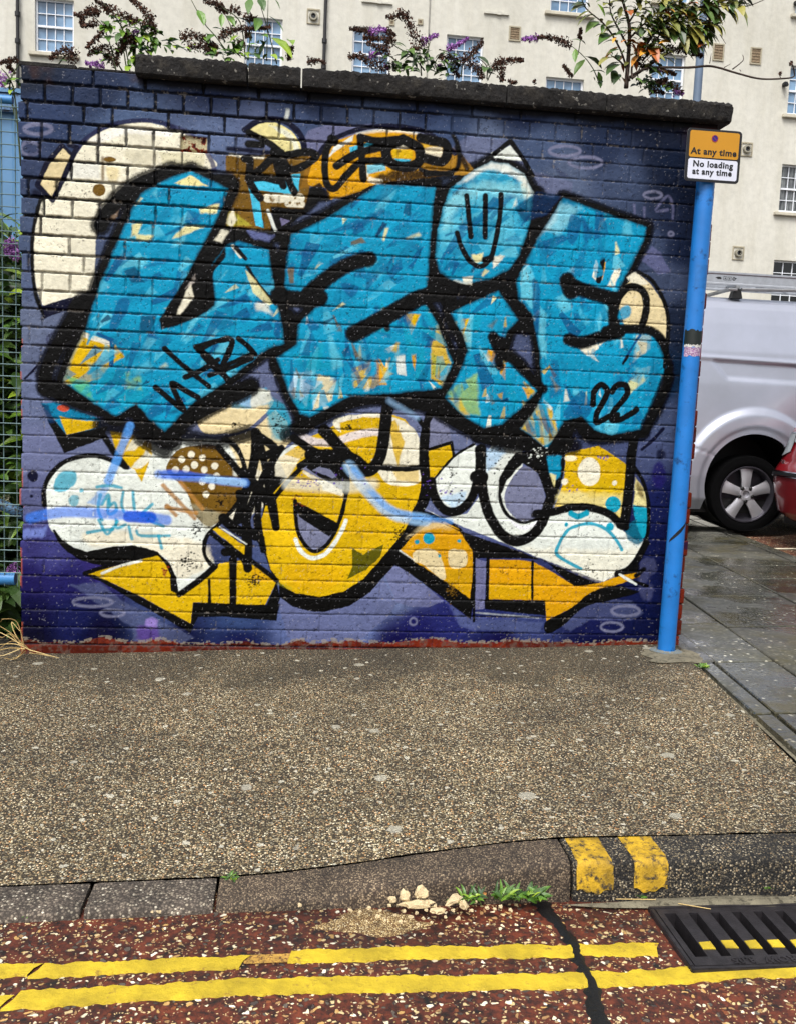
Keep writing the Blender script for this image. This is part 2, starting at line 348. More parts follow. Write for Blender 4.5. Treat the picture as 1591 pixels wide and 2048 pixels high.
# yellow spikes between
P_('YE', D(700,830, 850,860, 960,900, 970,1000, 800,1060, 740,960), 0, 2); P_('YE', D(790,1000, 900,920, 960,1000, 905,1160, 860,1080, 830,1070), 0, 1.5); P_('WH', D(830,1070, 930,960, 980,1000, 900,1070), 0, 4, .8); P_('WH', D(800,960, 870,850, 960,860, 860,960), 0, 4, .7)
S_('K', 9, H(285,350, 283,250, 320,160, 390,90, 480,50, 600,35, 720,70, 810,112), 1, 1.8)
P_('K', H(335,510, 350,505, 400,575, 470,620, 560,645, 700,615, 850,605, 1000,645, 1080,720, 1125,810, 1145,930, 1085,900, 1075,800, 1030,710, 980,680, 860,690, 650,738, 520,705, 430,650, 370,590), 0, 1.3)
# yellow band along the bottom left
P_('YE', H(540,785, 640,762, 870,702, 1000,668, 1050,720, 1085,800, 1085,900, 1140,915, 1300,815, 1400,720, 1640,712, 1591,985, 1230,970, 1215,1105, 1090,1040, 900,935, 700,840), 0, 1.2)
P_('YE', I(0,715, 160,700, 240,760, 330,840, 255,990, 0,988), 0, 1.2); P_('YO', I(170,740, 250,760, 320,840, 170,830), 0, 4, .5)
P_('K', H(520,792, 640,835, 900,990, 1215,1165, 1260,1062, 1420,1062, 1760,1086, 1780,980, 1640,985, 1230,970, 1215,1105, 1090,1040, 900,935, 700,840, 600,795), 0, 1.5)
S_('K', 8, H(540,785, 700,735, 870,690, 1000,660), 1, 1.5); S_('WH', 5, H(650,785, 760,740, 900,705), 1, 2, .95); S_('K', 12, H(1140,920, 1280,820, 1370,740), 1, 2)
S_('K', 6, H(1332,830, 1335,970), 0, 1.5); S_('K', 13, H(1480,700, 1485,985), 0, 1.5); S_((150,60,40), 4, H(1040,760, 1050,800), 0, 3, .7)
P_('K', I(265,985, 330,830, 350,940, 305,1085, 0,1060, 0,985), 0, 1.5)
# --- big yellow figure
P_('K', I(235,430, 245,640, 300,790, 345,850, 345,930, 430,995, 530,1025, 640,1030, 790,995, 920,905, 1080,728, 1180,790, 1400,955, 1560,1080, 1590,900, 1580,620, 1500,500, 1400,430, 1250,380, 1260,0, 1100,-100, 300,0), 0, 1.3)
P_('YE', [(610,878),(650,862),(690,838),(730,829),(777,826),(809,838),(832,868),(841,920),(840,980),(826,1030),(805,1067),(774,1104),(727,1158),(686,1183),(639,1194),(591,1186),(560,1167),(541,1136),(528,1088),(523,1040),(535,1000),(575,955),(556,915),(585,893)], 0, 1.2)
P_('CR', E(860,760, 1050,722, 1200,735, 1320,790, 1390,880, 1400,1150, 1200,1170, 1100,1040, 1000,900, 880,830), 1, 2); P_('YE', E(890,780, 1040,742, 1150,750, 1120,1000, 1070,1030, 940,930, 900,850), 0, 2)
P_('YE', E(1190,790, 1240,760, 1300,900, 1260,1060, 1200,900), 0, 4, .9); P_('YE', E(1210,1060, 1390,1050, 1390,1160, 1250,1150), 0, 5, .6)
P_('CR', E(1160,860, 1210,850, 1250,1050, 1150,1040), 0, 2, .9); P_('CR', E(480,1000, 600,940, 700,940, 700,985, 640,1010, 560,1130, 480,1120), 0, 3, .8); P_('YE', E(540,980, 640,920, 780,950, 700,1010, 620,1010), 0, 3, .8)
S_('WH', 6, E(510,990, 580,940, 660,900), 1, 2, .95); S_((214,206,206), 15, E(650,870, 740,905, 850,905, 960,870, 1100,840, 1180,860), 1, 3, .9)
P_('YE', I(240,230, 400,180, 780,250, 780,480, 240,480), 0, 1.5, .0)
S_((150,150,40), 5, I(340,850, 420,880), 1, 4, .5); P_('OL', I(810,620, 880,665, 1010,600, 990,680, 900,760, 780,820, 810,740), 0, 1.5)
P_((208,160,10), I(400,740, 700,740, 760,820, 620,900, 420,860), 1, 14, .5); P_((236,196,30), I(300,420, 440,420, 440,640, 330,640), 1, 14, .5); P_((190,150,10), I(760,400, 1000,400, 1000,560, 800,560), 1, 16, .4)
# eye
S_('WH', 8, I(450,570, 480,640, 540,685, 600,680, 660,640, 730,540, 770,450), 1, 2)
P_('LV', I(470,130, 560,80, 660,60, 740,120, 770,230, 750,380, 700,520, 620,620, 570,645, 510,600, 460,500, 445,330, 440,200), 1, 1)
P_('YE', I(430,180, 480,120, 720,240, 760,260, 750,380, 720,470, 445,330), 0, 1.2); P_('CR', I(500,135, 540,150, 760,260, 750,300, 480,200), 0, 3, .9); P_('YE', I(470,130, 620,230, 620,260, 440,200), 0, 2)
P_('K', I(445,320, 720,465, 665,555, 470,425), 0, 1.2); P_('K', I(520,110, 600,170, 725,230, 770,130, 720,60, 640,35, 560,60), 0, 1.2); P_('LV', I(558,130, 600,105, 670,125, 720,190), 0, 1)
S_('K', 8, I(700,190, 770,230, 750,380, 700,520, 640,610, 575,645, 520,615, 465,520, 450,400, 448,325), 1, 1.5); S_('K', 14, I(480,100, 560,55, 650,35, 740,90, 772,180, 768,260), 1, 1.5)
S_('K', 9, I(320,300, 400,200, 480,120), 1, 2)
# figure outlines above
S_('K', 16, E(600,880, 720,960, 800,980), 1, 2); S_('K', 22, E(700,985, 820,985, 960,1000, 1060,1080), 1, 2); S_('K', 24, E(790,830, 900,950, 1010,1060, 1060,1090, 1110,1060, 1150,980, 1170,860, 1190,690), 1, 2)
S_('K', 11, E(1080,1060, 1300,1075, 1465,1052), 1, 1.6); S_('K', 21, E(1465,740, 1430,870, 1425,1050, 1440,1150, 1430,1260, 1380,1350), 1, 1.8); S_('K', 9, E(1390,760, 1450,860, 1445,960), 1, 2)
S_('K', 14, I(0,690, 80,640, 120,590), 1, 2, 0)
# flag with cream spots
P_('YO', I(1115,635, 1200,540, 1290,470, 1400,455, 1480,500, 1570,605, 1578,760, 1555,945, 1400,835, 1190,700), 0, 1.2); P_((190,150,20), I(1400,760, 1570,760, 1550,940, 1400,835), 0, 4, .7)
P_((224,206,160), I(1150,560, 1290,450, 1400,450, 1450,500, 1300,500), 0, 10, .7)
P_('BG', I(1200,650, 1290,625, 1360,660, 1395,760, 1385,825, 1250,725, 1200,710), 1, 1.3); P_('BG', I(1425,640, 1520,640, 1540,690, 1520,745, 1430,745), 1, 1.3)
E_('TE', 857, 1077, 12, 12, 2); E_('TE', 833, 1084, 5, 5, 2); E_('TE', 917, 1082, 3, 3, 2); E_('TE', 878, 1112, 3, 4, 2)
S_('K', 6, I(1582,600, 1580,1090), 0, 1.5); S_('WH', 3, I(1110,640, 1200,700), 0, 1.5, .8)
# --- right figures
P_('LV', G(30,560, 60,500, 130,560, 150,680, 20,715), 0, 1.5); P_('YE', G(18,725, 150,690, 165,765, 30,905), 0, 1.2); S_('K', 6, G(20,720, 150,680, 165,765), 0, 1.5)
P_('WH', G(-10,1060, 100,1120, 240,1090, 310,990, 345,900, 345,740, 420,650, 560,700, 560,1100, 700,1110, 830,1075, 950,1065, 1060,1110, 1140,1190, 1220,1250, 1270,1250, 1230,1340, 1150,1410, 1030,1485, 900,1440, 540,1300, 400,1240, 150,1140), 0, 1.2)
P_('CR', G(560,1290, 900,1300, 1240,1290, 1150,1410, 1030,1485, 900,1440), 0, 14, .7)
P_('WH', G(38,912, 160,770, 270,695, 305,740, 290,900, 240,1010, 160,1057, 90,1030, 45,965), 1, 1.2); P_('SL', G(80,1000, 240,960, 230,1020, 160,1060), 0, 8, .6); P_('SL', G(340,720, 430,690, 470,740, 350,860), 0, 8, .7)
S_('K', 18, G(36,905, 50,990, 110,1070, 190,1075, 260,1010, 300,900, 315,800, 310,720), 1, 2); S_('K', 5, G(36,910, 160,765, 280,690), 1, 1.5); S_('K', 24, G(290,880, 330,880), 0, 2)
P_('K', G(520,740, 760,720, 780,850, 745,1000, 700,1000, 650,860, 560,800, 470,900, 430,1000, 420,900, 460,820), 0, 2); P_('LV', G(560,820, 640,855, 680,950, 692,1060, 640,1115, 560,1137, 490,1090, 455,1010, 480,920), 1, 1.2)
P_((232,232,240), G(440,1060, 500,1130, 570,1160, 650,1130, 600,1180, 520,1170), 1, 3, .9)
S_('K', 7, G(440,900, 430,1000, 470,1095, 560,1143, 650,1120), 1, 1.5); S_('K', 21, G(322,720, 322,880, 350,1050, 420,1190, 510,1252, 600,1225, 670,1150, 710,1040, 760,900, 790,700), 1, 2)
S_('TE', 12, G(720,770, 760,850, 745,920), 1, 5, .0); P_('BL', G(700,740, 780,740, 780,880, 745,900, 715,850), 0, 5, .85); P_('CY', G(720,860, 755,870, 745,935), 0, 3, .9)
P_('YE', G(810,740, 1000,700, 1110,770, 1165,810, 1150,950, 1130,1120, 1060,1080, 900,1045, 745,1055, 800,900), 0, 1.3); P_('CY', G(770,960, 1140,970, 1130,1110, 1060,1075, 900,1040, 745,1055), 0, 10, .8)
P_((206,176,20), G(880,920, 1000,900, 1140,920, 1140,1000, 940,990), 0, 12, .5)
E_('CR', 1176.6, 944, 22.5, 28.5, 1.5); E_('CR', 1227.5, 966, 5.5, 5.5, 1.2); E_('CR', 1128, 964, 6.5, 6.5, 2.5); E_('TE', 1225, 1008, 15, 16, 1.5); E_('CR', 1140, 917, 12, 6, 3, .8)
P_('CY', G(1215,880, 1270,960, 1290,1080, 1200,1050), 0, 3); P_((90,70,20), G(1215,880, 1260,950, 1270,1020, 1220,980), 0, 8, .8); P_('TE', G(1200,1040, 1285,1060, 1290,1200, 1255,1240, 1220,1180), 0, 2)
P_((8,100,124), G(1150,1170, 1210,1130, 1260,1250, 1230,1280, 1170,1240), 0, 5, .9)
S_('K', 8, G(1190,800, 1255,900, 1285,1010, 1290,1150, 1275,1260), 1, 1.5); S_('K', 15, G(1275,1260, 1235,1340, 1180,1410, 1110,1440), 1, 1.8); S_('K', 20, G(1210,1400, 1200,1440), 0, 4)
S_('K', 16, G(640,1090, 720,1085, 850,1055, 970,1060, 1070,1100, 1135,1165), 1, 2); E_('K', 1072, 1030, 12, 9, 5, .9); S_('K', 21, G(1150,1150, 1175,950, 1190,760, 1215,600), 1, 2); S_('K', 14, G(1120,1160, 1160,1170), 0, 2)
S_('TE', 7, G(900,1412, 765,1335, 770,1270, 820,1190, 880,1160, 960,1150, 1040,1180, 1100,1240, 1135,1300), 1, 2, .95); S_('TE', 12, G(840,1090, 880,1108, 930,1090), 1, 2); E_('TE', 1131, 1049, 4, 5, 1.5); E_('TE', 1219, 1053, 8, 8, 2)
# black wedge and the yellow band bottom right
P_('K', J(-130,430, 130,540, 400,630, 700,750, 930,850, 880,870, 790,875, 700,800, 600,700, 460,690, 160,690, 140,640, 60,520), 0, 1.6)
P_('YO', J(248,697, 460,700, 520,712, 620,760, 700,810, 790,868, 860,862, 950,845, 1080,800, 1215,775, 1200,805, 1080,850, 1000,880, 900,930, 800,990, 610,1088, 600,960, 240,950), 0, 1.2)
P_('YE', J(240,850, 520,850, 520,950, 240,950), 0, 6, .5)
P_('K', J(215,955, 600,958, 605,1055, 218,1012), 0, 1.3); S_('K', 7, J(238,690, 232,960), 0, 1.3); S_('K', 5, J(521,710, 519,950), 0, 1.2); P_('K', J(605,1092, 760,1010, 900,900, 1040,868, 1190,895, 1160,920, 1000,960, 850,1000, 700,1130, 612,1165), 1, 1.4)
S_('K', 7, J(1140,830, 1250,865), 0, 1.5); S_('WH', 5, J(1075,792, 1180,855), 0, 1.2); S_('K', 10, J(1230,760, 1180,800), 0, 3)
S_('WH', 3, J(160,1035, 560,1070), 0, 3, .5)
# left fin
P_('BM', D(265,660, 380,650, 640,760, 640,830, 425,860), 0, 2); P_('YE', D(375,735, 470,760, 630,775, 625,810, 425,858), 0, 1.5); P_('K', D(300,760, 330,740, 425,860, 690,800, 660,880, 410,975), 0, 1.5); P_('BX', D(265,662, 310,670, 350,780, 310,780), 0, 3, .8)
E_((190,80,56), 127, 816, 12, 7, 1.5); S_('K', 12, D(660,860, 720,960, 800,1060), 0, 2.5)
# scribbled X in black
for w, p in ((18, E(355,840, 350,1000, 300,1210, 240,1400)), (12, E(520,940, 410,1110, 340,1280)), (14, E(370,850, 420,1080, 450,1300, 485,1450)), (15, E(500,960, 380,1180, 300,1390, 290,1591)), (9, E(150,890, 230,930, 285,1060, 280,1150)),
  (13, E(120,940, 240,1080, 330,1190, 430,1290)), (20, E(150,1390, 250,1470, 370,1490)), (13, E(380,1180, 370,1400, 405,1591)), (14, E(250,1230, 280,1400, 350,1510)), (17, E(360,860, 480,950, 400,1000)), (16, I(140,470, 150,620, 145,755)), (16, I(0,650, 90,650, 130,700, 148,750)), (10, I(0,590, 160,700, 330,830)),
  (12, I(200,430, 215,560, 235,560)), (12, I(60,560, 50,980)), (16, I(300,300, 325,490)), (14, I(120,130, 300,320))): S_('K', w, p, 1, 1.8)
P_('YE', H(1380,487, 1560,610, 1555,665, 1350,505), 0, 1.2); S_('WH', 3, H(1400,490, 1570,600), 0, 1.2, .9); S_('K', 10, H(1345,530, 1480,640, 1560,700), 0, 1.5)

# --- the four blue letters: black sprayed body, then colour
L1 = [(383,344),(456,379),(443,416),(371,555),(325,640),(345,655),(395,635),(432,612),(426,530),(453,493),(478,483),(535,502),(547,577),(563,656),(566,686),(535,695),(440,770),(390,800),(330,861),(302,839),(273,804),(232,832),(190,805),(129,763),(148,710),(174,655),(201,571),(233,492),(258,436),(283,388),(340,357)]
L2 = [(755,370),(800,372),(868,376),(861,432),(854,545),(847,606),(871,647),(903,725),(880,776),(755,788),(701,790),(620,832),(601,826),(576,776),(556,716),(595,690),(598,650),(640,608),(600,590),(579,587),(571,571),(576,514),(585,470),(651,439),(708,404)]
L3 = [(902,378),(885,423),(874,475),(871,516),(881,544),(902,558),(933,566),(978,557),(1016,537),(1037,506),(1055,455),(1064,385),(1044,350),(1012,330),(981,325),(947,342)]
L3b = [(995,583),(1016,616),(1033,640),(1012,662),(1000,705),(1036,735),(1071,781),(1043,812),(1002,847),(967,854),(929,833),(891,795),(923,740),(936,700),(925,665),(902,627),(947,605)]
L4 = [(1126,397),(1200,425),(1290,456),(1285,480),(1255,540),(1232,583),(1226,640),(1290,655),(1310,675),(1330,734),(1322,771),(1282,856),(1223,868),(1189,857),(1161,830),(1126,840),(1092,895),(1043,857),(1075,815),(1085,790),(1078,692),(1064,627),(1037,596),(1033,561),(1050,530),(1075,478),(1106,430)]
for Lp, w in ((L1, 40), (L2, 40), (L3, 34), (L3b, 42), (L4, 34)):
    S_('K', w*.86, Lp+[Lp[0]], 0, 7, 1, fuzz=11)
for a in ((B(160,520, 250,560, 100,900, 60,1250)), (B(-40,1330, 0,1300, 60,1290)), (A(640,800, 700,700, 850,560, 1100,450)), (B(200,840, 480,860, 560,870, 560,1000)), (B(470,1000, 500,1300, 540,1500)), (E(560,100, 590,300, 500,420)), (E(640,800, 700,780, 1000,640, 1450,600)), (E(1200,640, 1591,640)),
   (C(0,960, 250,950, 500,930)), (C(60,880, 130,1040)), (C(540,950, 560,1150, 600,1160)), (C(160,1050, 180,1180, 240,1300, 100,1450, 20,1560)), (G(0,450, 250,600, 380,640, 520,600)), (G(380,640, 720,700, 800,680, 830,560)), (G(880,540, 960,640, 1250,620)), (G(1390,300, 1330,480, 1250,600)), (C(640,400, 680,560, 560,750)), (C(720,480, 600,700)), (D(300,560, 300,440, 430,180, 540,0)), (D(300,560, 600,680, 800,640, 900,760, 1100,900)), (D(1100,830, 1300,700, 1591,560))):
    S_('K', 31, a, 1, 8, 1, fuzz=12)
for a in (D(640,800, 900,830, 1050,900), D(900,880, 1050,960), E(0,680, 120,640, 330,540), E(560,860, 660,800), E(1250,640, 1500,690), G(300,640, 480,700, 700,690), G(700,700, 860,700), E(-100,870, 100,900, 300,850)): S_('K', 26, a, 1, 8, .95, fuzz=12)
# small coloured remnants showing in the black
P_('CR', B(90,890, 140,820, 190,830, 140,910), 0, 5, .9); P_((110,120,170), B(300,830, 470,860, 440,900, 340,880), 0, 6, .7); P_('CR', A(1130,1360, 1220,1160, 1240,1260, 1160,1370), 0, 5, .9); P_((130,110,90), A(700,760, 770,680, 730,760), 0, 5, .8)
P_('CR', C(210,870, 270,880, 270,930, 160,900), 0, 4, .8); P_('WH', C(380,160, 490,120, 570,210, 480,200, 400,190), 0, 2); S_('K', 9, C(400,165, 490,92, 560,190, 620,290), 0, 1.8); S_('K', 6, C(250,260, 400,165), 0, 4)
def clipmask(pts):
    w = wp(pts); m_ = np.zeros((NZ, NX)); r = dseg(w, True, .02); sl, x, z, d = r; sdv = np.where(inside(w, x, z), -d, d)+WOB[sl]*.8; m_[sl] = np.clip(.5-sdv/(6*M2), 0, 1); return m_
CLIP = clipmask(B(165,60, 1900,60, 1900,480, 1591,500, 1500,545, 1150,530, 1000,585, 830,640, 760,650, 690,720, 500,845, 160,835, 190,720, 245,600, 258,520, 215,468, 160,455))
# --- cream cap and ochre box
P_('CY', B(290,190, 340,150, 430,132, 520,160, 600,220, 645,300, 640,400, 590,370, 520,320, 400,250), 1, 1.2)
P_('WH', B(440,160, 560,200, 630,290, 640,380, 600,370, 590,270, 500,200), 1, 4, .7); P_('OC', B(550,350, 640,420, 560,420), 0, 2, .8)
S_('KB', 11, B(285,190, 360,140, 440,122, 540,135, 620,195, 658,270, 662,360, 640,420), 1, 1.6)
S_('K', 12, B(310,205, 400,250, 490,310, 560,370, 650,420), 1, 1.6); S_('K', 14, B(310,280, 390,285), 1, 3); S_('KB', 9, B(160,310, 300,320, 480,345), 1, 4)
P_('OC', B(165,350, 560,350, 730,350, 680,700, 450,720, 450,830, 160,800), 0, 1.2); P_((146,104,30), B(700,330, 780,330, 700,560, 640,560), 0, 3, .7)
P_((70,184,214), B(300,500, 640,470, 625,580, 600,605, 370,570, 405,812, 355,800), 0, 1.2)
S_('CR', 5, B(190,345, 300,362, 400,365), 1, 3, .85); S_('CR', 16, B(430,625, 640,625), 0, 2, .95, dry=.5); S_('CR', 12, B(560,660, 650,665), 0, 2, .9, dry=.6)
P_('K', B(450,680, 660,690, 700,560, 760,560, 820,640, 760,720, 640,830, 480,840), 0, 3); P_((112,108,140), B(510,750, 570,770, 520,805), 0, 1.5)
S_('WH', 6, B(432,705, 480,825), 0, 1.5); P_((176,170,60), B(170,700, 240,720, 330,800, 170,800), 0, 5, .7); P_('CR', B(160,780, 210,690, 240,760, 200,810), 0, 4, .8)
S_('WH', 7, B(540,0, 560,60, 550,110), 1, 3, .85, dry=.3); S_((176,178,196), 12, A(1790,20, 1830,100), 0, 4, .0)
# --- orange crown with tag
P_('YO', B(740,345, 850,270, 1000,215, 1150,190, 1300,195, 1450,235, 1540,290, 1650,360, 1720,460, 1600,480, 1150,530, 1000,590, 830,632, 800,560, 690,540, 705,430), 1, 1.2)
P_((150,112,40), B(1400,230, 1560,280, 1690,380, 1720,470, 1400,450), 1, 2, .85); P_((222,180,60), B(1420,250, 1520,260, 1540,340, 1440,330), 1, 4, .7)
P_('WH', B(820,360, 850,300, 980,220, 970,260, 880,310), 0, 2); P_((70,184,214), B(950,300, 1100,260, 1120,310, 960,370), 0, 1.5); P_((70,184,214), B(1060,410, 1180,400, 1180,450, 1060,470), 0, 3, .8)
P_('CR', B(1230,290, 1320,260, 1350,300, 1240,310), 1, 2); P_((70,184,214), B(1230,370, 1340,380, 1300,415), 0, 2); P_('YE', B(1220,310, 1350,320, 1350,370, 1230,370), 0, 2)
P_('CR', B(1410,320, 1530,300, 1530,370, 1450,400), 1, 3, .8); S_('WH', 5, B(1000,215, 1150,195, 1300,200, 1420,225), 1, 4, .7)
S_('KB', 9, B(760,340, 830,260, 1000,190, 1150,165, 1300,172, 1450,210, 1560,290, 1620,340), 1, 1.6)
P_('K', B(690,560, 760,530, 820,590, 830,640, 1000,600, 1150,540, 1150,600, 900,720, 700,740), 0, 5, .95)
P_('K', B(1150,470, 1400,440, 1591,470, 1591,560, 1500,560, 1150,540), 1, 8, .92); S_('CR', 9, B(1050,470, 1090,510, 1150,520), 1, 3, .9, dry=.5)
S_('K', 9, C(160,60, 190,130, 190,230, 150,270, 0,285), 1, 4); S_('K', 10, C(180,130, 240,250), 1, 4, .9)

CLIP = None
MASK = np.zeros((NZ, NX)); MLOW = None
def fillmask(Lp):
    w = wp(Lp); r = dseg(w, True, .02); sl, x, z, d = r; sdv = np.where(inside(w, x, z), -d, d)+WOB[sl]*.7
    MASK[sl] = np.maximum(MASK[sl], np.clip(.5-sdv/(7*M2), 0, 1))
for Lp in (L1, L2, L3, L3b, L4): fillmask(Lp)
CLIP = MASK
P_('BL', [(60,300),(1360,300),(1360,920),(60,920)], 0, 1)
P_('BT', C(100,200, 640,300, 560,700, 60,760), 0, 30, .7); P_('WH', C(160,330, 350,210, 560,250, 640,380, 560,320, 400,260, 250,290), 1, 8, .9); P_('CR', C(570,300, 640,390, 500,480), 0, 6, .8)
P_('CY', A(1110,530, 1210,480, 1330,550, 1200,545), 0, 3, .9)
P_('YE', D(530,200, 720,270, 790,360, 700,420, 640,500, 560,520, 400,540, 400,400), 0, 4); P_('WH', D(530,205, 700,260, 700,290, 530,240), 0, 3, .9); P_((90,180,120), D(420,480, 560,520, 600,640, 500,600), 0, 9, .8)
P_('TE', D(560,400, 700,430, 900,450, 1000,700, 620,660), 0, 8, .7); P_((150,180,60), D(800,460, 890,470, 910,580, 800,560), 0, 8, .6); S_('BD', 7, D(590,200, 700,250, 770,280), 1, 2); S_('BD', 9, D(715,260, 710,410), 0, 2)
P_('YE', E(960,440, 1100,370, 1230,470, 1100,560, 980,560), 0, 6, .85); P_('YE', E(1290,80, 1400,90, 1340,220), 0, 3); P_('YE', E(1460,180, 1520,160, 1590,400, 1560,560, 1470,500), 0, 5, .9); P_((150,170,60), E(1470,330, 1580,420, 1480,480), 0, 6, .6)
P_((190,214,226), E(600,460, 720,460, 680,680, 560,580), 0, 3, .8); P_('BG', E(740,470, 870,500, 840,640, 720,700), 0, 4, .85); P_((150,200,220), E(700,500, 780,520, 720,680), 0, 3, .8); P_('WH', E(1240,340, 1300,340, 1310,480, 1260,470), 0, 2, .9)
for q in (E(1130,370, 1200,480, 1150,380), E(1340,340, 1370,340, 1365,450), E(1180,400, 1200,400, 1195,500), E(1100,380, 1130,380, 1190,540, 1140,540)): P_('YO', q, 0, 2, .95)
P_('TE', E(560,350, 720,440, 960,430, 900,330), 0, 10, .6); P_('BL', E(900,380, 1200,260, 1350,250, 1440,330, 1130,360), 1, 3, .9)
P_((150,180,80), G(120,390, 300,280, 310,520, 200,500), 0, 8, .75); P_('YE', G(130,420, 200,420, 250,520, 220,530), 0, 6, .8); P_('YO', G(360,140, 410,160, 400,240, 350,180), 0, 3); P_('YO', G(430,220, 460,230, 460,320, 430,280), 0, 2)
P_('YE', C(205,1120, 265,1120, 260,1260, 205,1250), 0, 2.5); P_((160,140,60), C(120,1150, 180,1140, 180,1220), 0, 5, .8); P_('YE', C(545,1280, 580,1230, 620,1310, 600,1400, 560,1400), 0, 3); P_((170,180,80), G(550,130, 610,130, 610,250, 570,230), 0, 5, .8)
P_('YE', G(560,440, 730,480, 770,640, 680,700, 560,600), 0, 5, .9); S_('TE', 9, G(600,450, 640,560, 650,640), 1, 3, .9); S_('TE', 7, G(690,480, 720,620), 1, 3, .8); P_('YO', G(560,360, 620,380, 590,430), 0, 4, .9)
P_('YE', G(410,400, 445,390, 440,430), 0, 2); P_('BX', G(440,440, 470,420, 480,440), 0, 3)
P_('CR', C(560,840, 590,810, 590,900, 550,920), 0, 3); P_('CR', C(1050,930, 1110,800, 1130,840, 1090,940), 0, 3); P_('CR', C(960,880, 985,780, 1000,800, 985,900), 0, 2); P_('YO', C(1020,790, 1045,790, 1020,900), 0, 2); S_('K', 11, C(1025,780, 1000,900), 0, 2); P_('WH', C(800,850, 860,820, 860,860), 0, 3, .9)
P_('CR', C(890,1290, 1040,1250, 1000,1290, 960,1320, 1000,1370, 930,1330), 0, 4); P_((206,206,150), G(1220,250, 1320,240, 1300,300, 1180,400, 1170,340), 0, 5, .9); P_('BG', C(1220,1220, 1310,1210, 1300,1290, 1200,1370), 0, 6, .8); P_('BT', C(720,1000, 800,980, 860,1060, 730,1060), 0, 6, .8)
P_('BT', G(650,60, 700,100, 700,200, 660,180), 0, 5, .9); P_('BT', G(850,360, 880,350, 900,420, 850,400), 0, 3, .8); P_('WH', G(680,425, 735,480, 725,495, 680,450), 0, 2, .8); P_('WH', G(1000,400, 1010,370, 1015,420), 0, 2, .8)
P_('WH', C(600,700, 740,500, 780,460, 760,560, 650,650), 0, 10, .5); P_('CY', C(1010,540, 1045,540, 1000,610), 0, 2, .9); P_('BD', C(650,690, 760,640, 820,660, 700,720), 1, 4, .8)
# facets: many hard-edged fan strokes in blues, with cream and ochre where the photo has them
rf = random.Random(11)
def shard(x, y, col, l, w, ang, a):
    dx, dy = math.cos(ang), math.sin(ang); px, py = -dy, dx; k = rf.uniform(.0, .5)
    P_(col, [(x-dx*l/2-px*w*k/2, y-dy*l/2-py*w*k/2), (x-dx*l/2+px*w*k/2, y-dy*l/2+py*w*k/2), (x+dx*l/2+px*w/2, y+dy*l/2+py*w/2), (x+dx*l*.42-px*w/2, y+dy*l*.42-py*w/2)], 0, rf.choice([1.5, 2, 4, 8]), a, .5)
for i in range(980):
    x = rf.uniform(120, 1340); y = rf.uniform(340, 880)
    p = onY(x, y, 0); jx = min(NX-1, max(0, int((p.x-gx[0])/GS))); jz = min(NZ-1, max(0, int((p.z-gz[0])/GS)))
    if MASK[jz, jx] < .5: continue
    low = x > 580 and x < 1110 and y > 620; q = rf.random()
    if low: col = 'BL' if q < .3 else 'BD' if q < .5 else 'TE' if q < .62 else 'YE' if q < .78 else 'BT' if q < .88 else 'OC' if q < .93 else 'CR'
    elif x > 1030: col = 'BL' if q < .40 else 'BD' if q < .58 else 'BT' if q < .80 else 'BM' if q < .93 else 'CY' if q < .97 else 'CR'
    else: col = 'BL' if q < .36 else 'BD' if q < .60 else 'BM' if q < .76 else 'BT' if q < .925 else 'CY' if q < .955 else 'BX'
    ang = (math.pi/2+rf.gauss(0, .35)) if (low or x > 1030) else -rf.uniform(.2, 1.3)
    sm_ = col in ('CY', 'CR', 'YE', 'OC', 'BX'); shard(x, y, col, rf.uniform(14, 34) if sm_ else rf.uniform(24, 80), rf.uniform(5, 12) if sm_ else rf.uniform(10, 30), ang, rf.uniform(.4, .85) if not sm_ else rf.uniform(.5, .9))
P_('WH', C(170,335, 350,225, 560,260, 640,380, 620,420, 560,330, 430,270, 330,265, 230,330), 1, 9, .85); P_((150,214,222), C(110,470, 200,380, 330,330, 560,360, 560,420, 330,400, 200,470, 110,600), 1, 16, .6); P_('CY', C(260,750, 330,740, 330,790, 290,800), 0, 5, .9); P_('CR', C(390,760, 460,755, 430,800, 390,830), 0, 4, .9); P_('CR', C(215,880, 275,870, 270,925, 225,930), 0, 4, .9)
P_('CY', A(1100,530, 1210,482, 1330,548, 1200,545), 0, 2, .95); P_('BT', C(560,860, 600,820, 640,940, 620,1060, 560,990), 1, 6, .8); P_('BT', C(660,1050, 700,1090, 690,1280, 650,1220), 0, 6, .8); P_((150,210,220), C(780,440, 900,480, 760,640, 700,600), 0, 12, .6); P_('BT', A(960,600, 1000,560, 1010,640), 0, 5, .6)
for q in ((B(960,900, 1030,870, 1060,910, 960,920)), (B(560,1070, 600,1060, 600,1170, 570,1170))): P_('OC', q, 0, 4, .8)
for q in ((C(840,520, 900,560, 860,680, 820,660)), (C(560,560, 640,480, 560,580)), (A(1290,700, 1390,640, 1440,600, 1400,690)), (B(900,1170, 1010,1190, 960,1260)), (G(620,0, 650,0, 640,300, 610,280)), (G(800,520, 900,380, 960,480, 900,560)), (C(620,900, 660,960, 650,1200, 625,1150)), (D(760,0, 830,20, 740,190, 700,180)), (B(680,1390, 760,1440, 700,1470)), (E(480,130, 520,160, 500,260, 470,200))): P_('BD', q, 1, 4, .75)
for q in ((D(900,100, 1000,100, 960,210, 890,190)), (A(790,1090, 860,1060, 920,1160, 840,1160)), (B(1300,660, 1340,640, 1340,740, 1290,720)), (E(900,330, 950,290, 920,370)), (E(750,140, 860,110, 800,170))): P_('BX', q, 0, 3, .7)
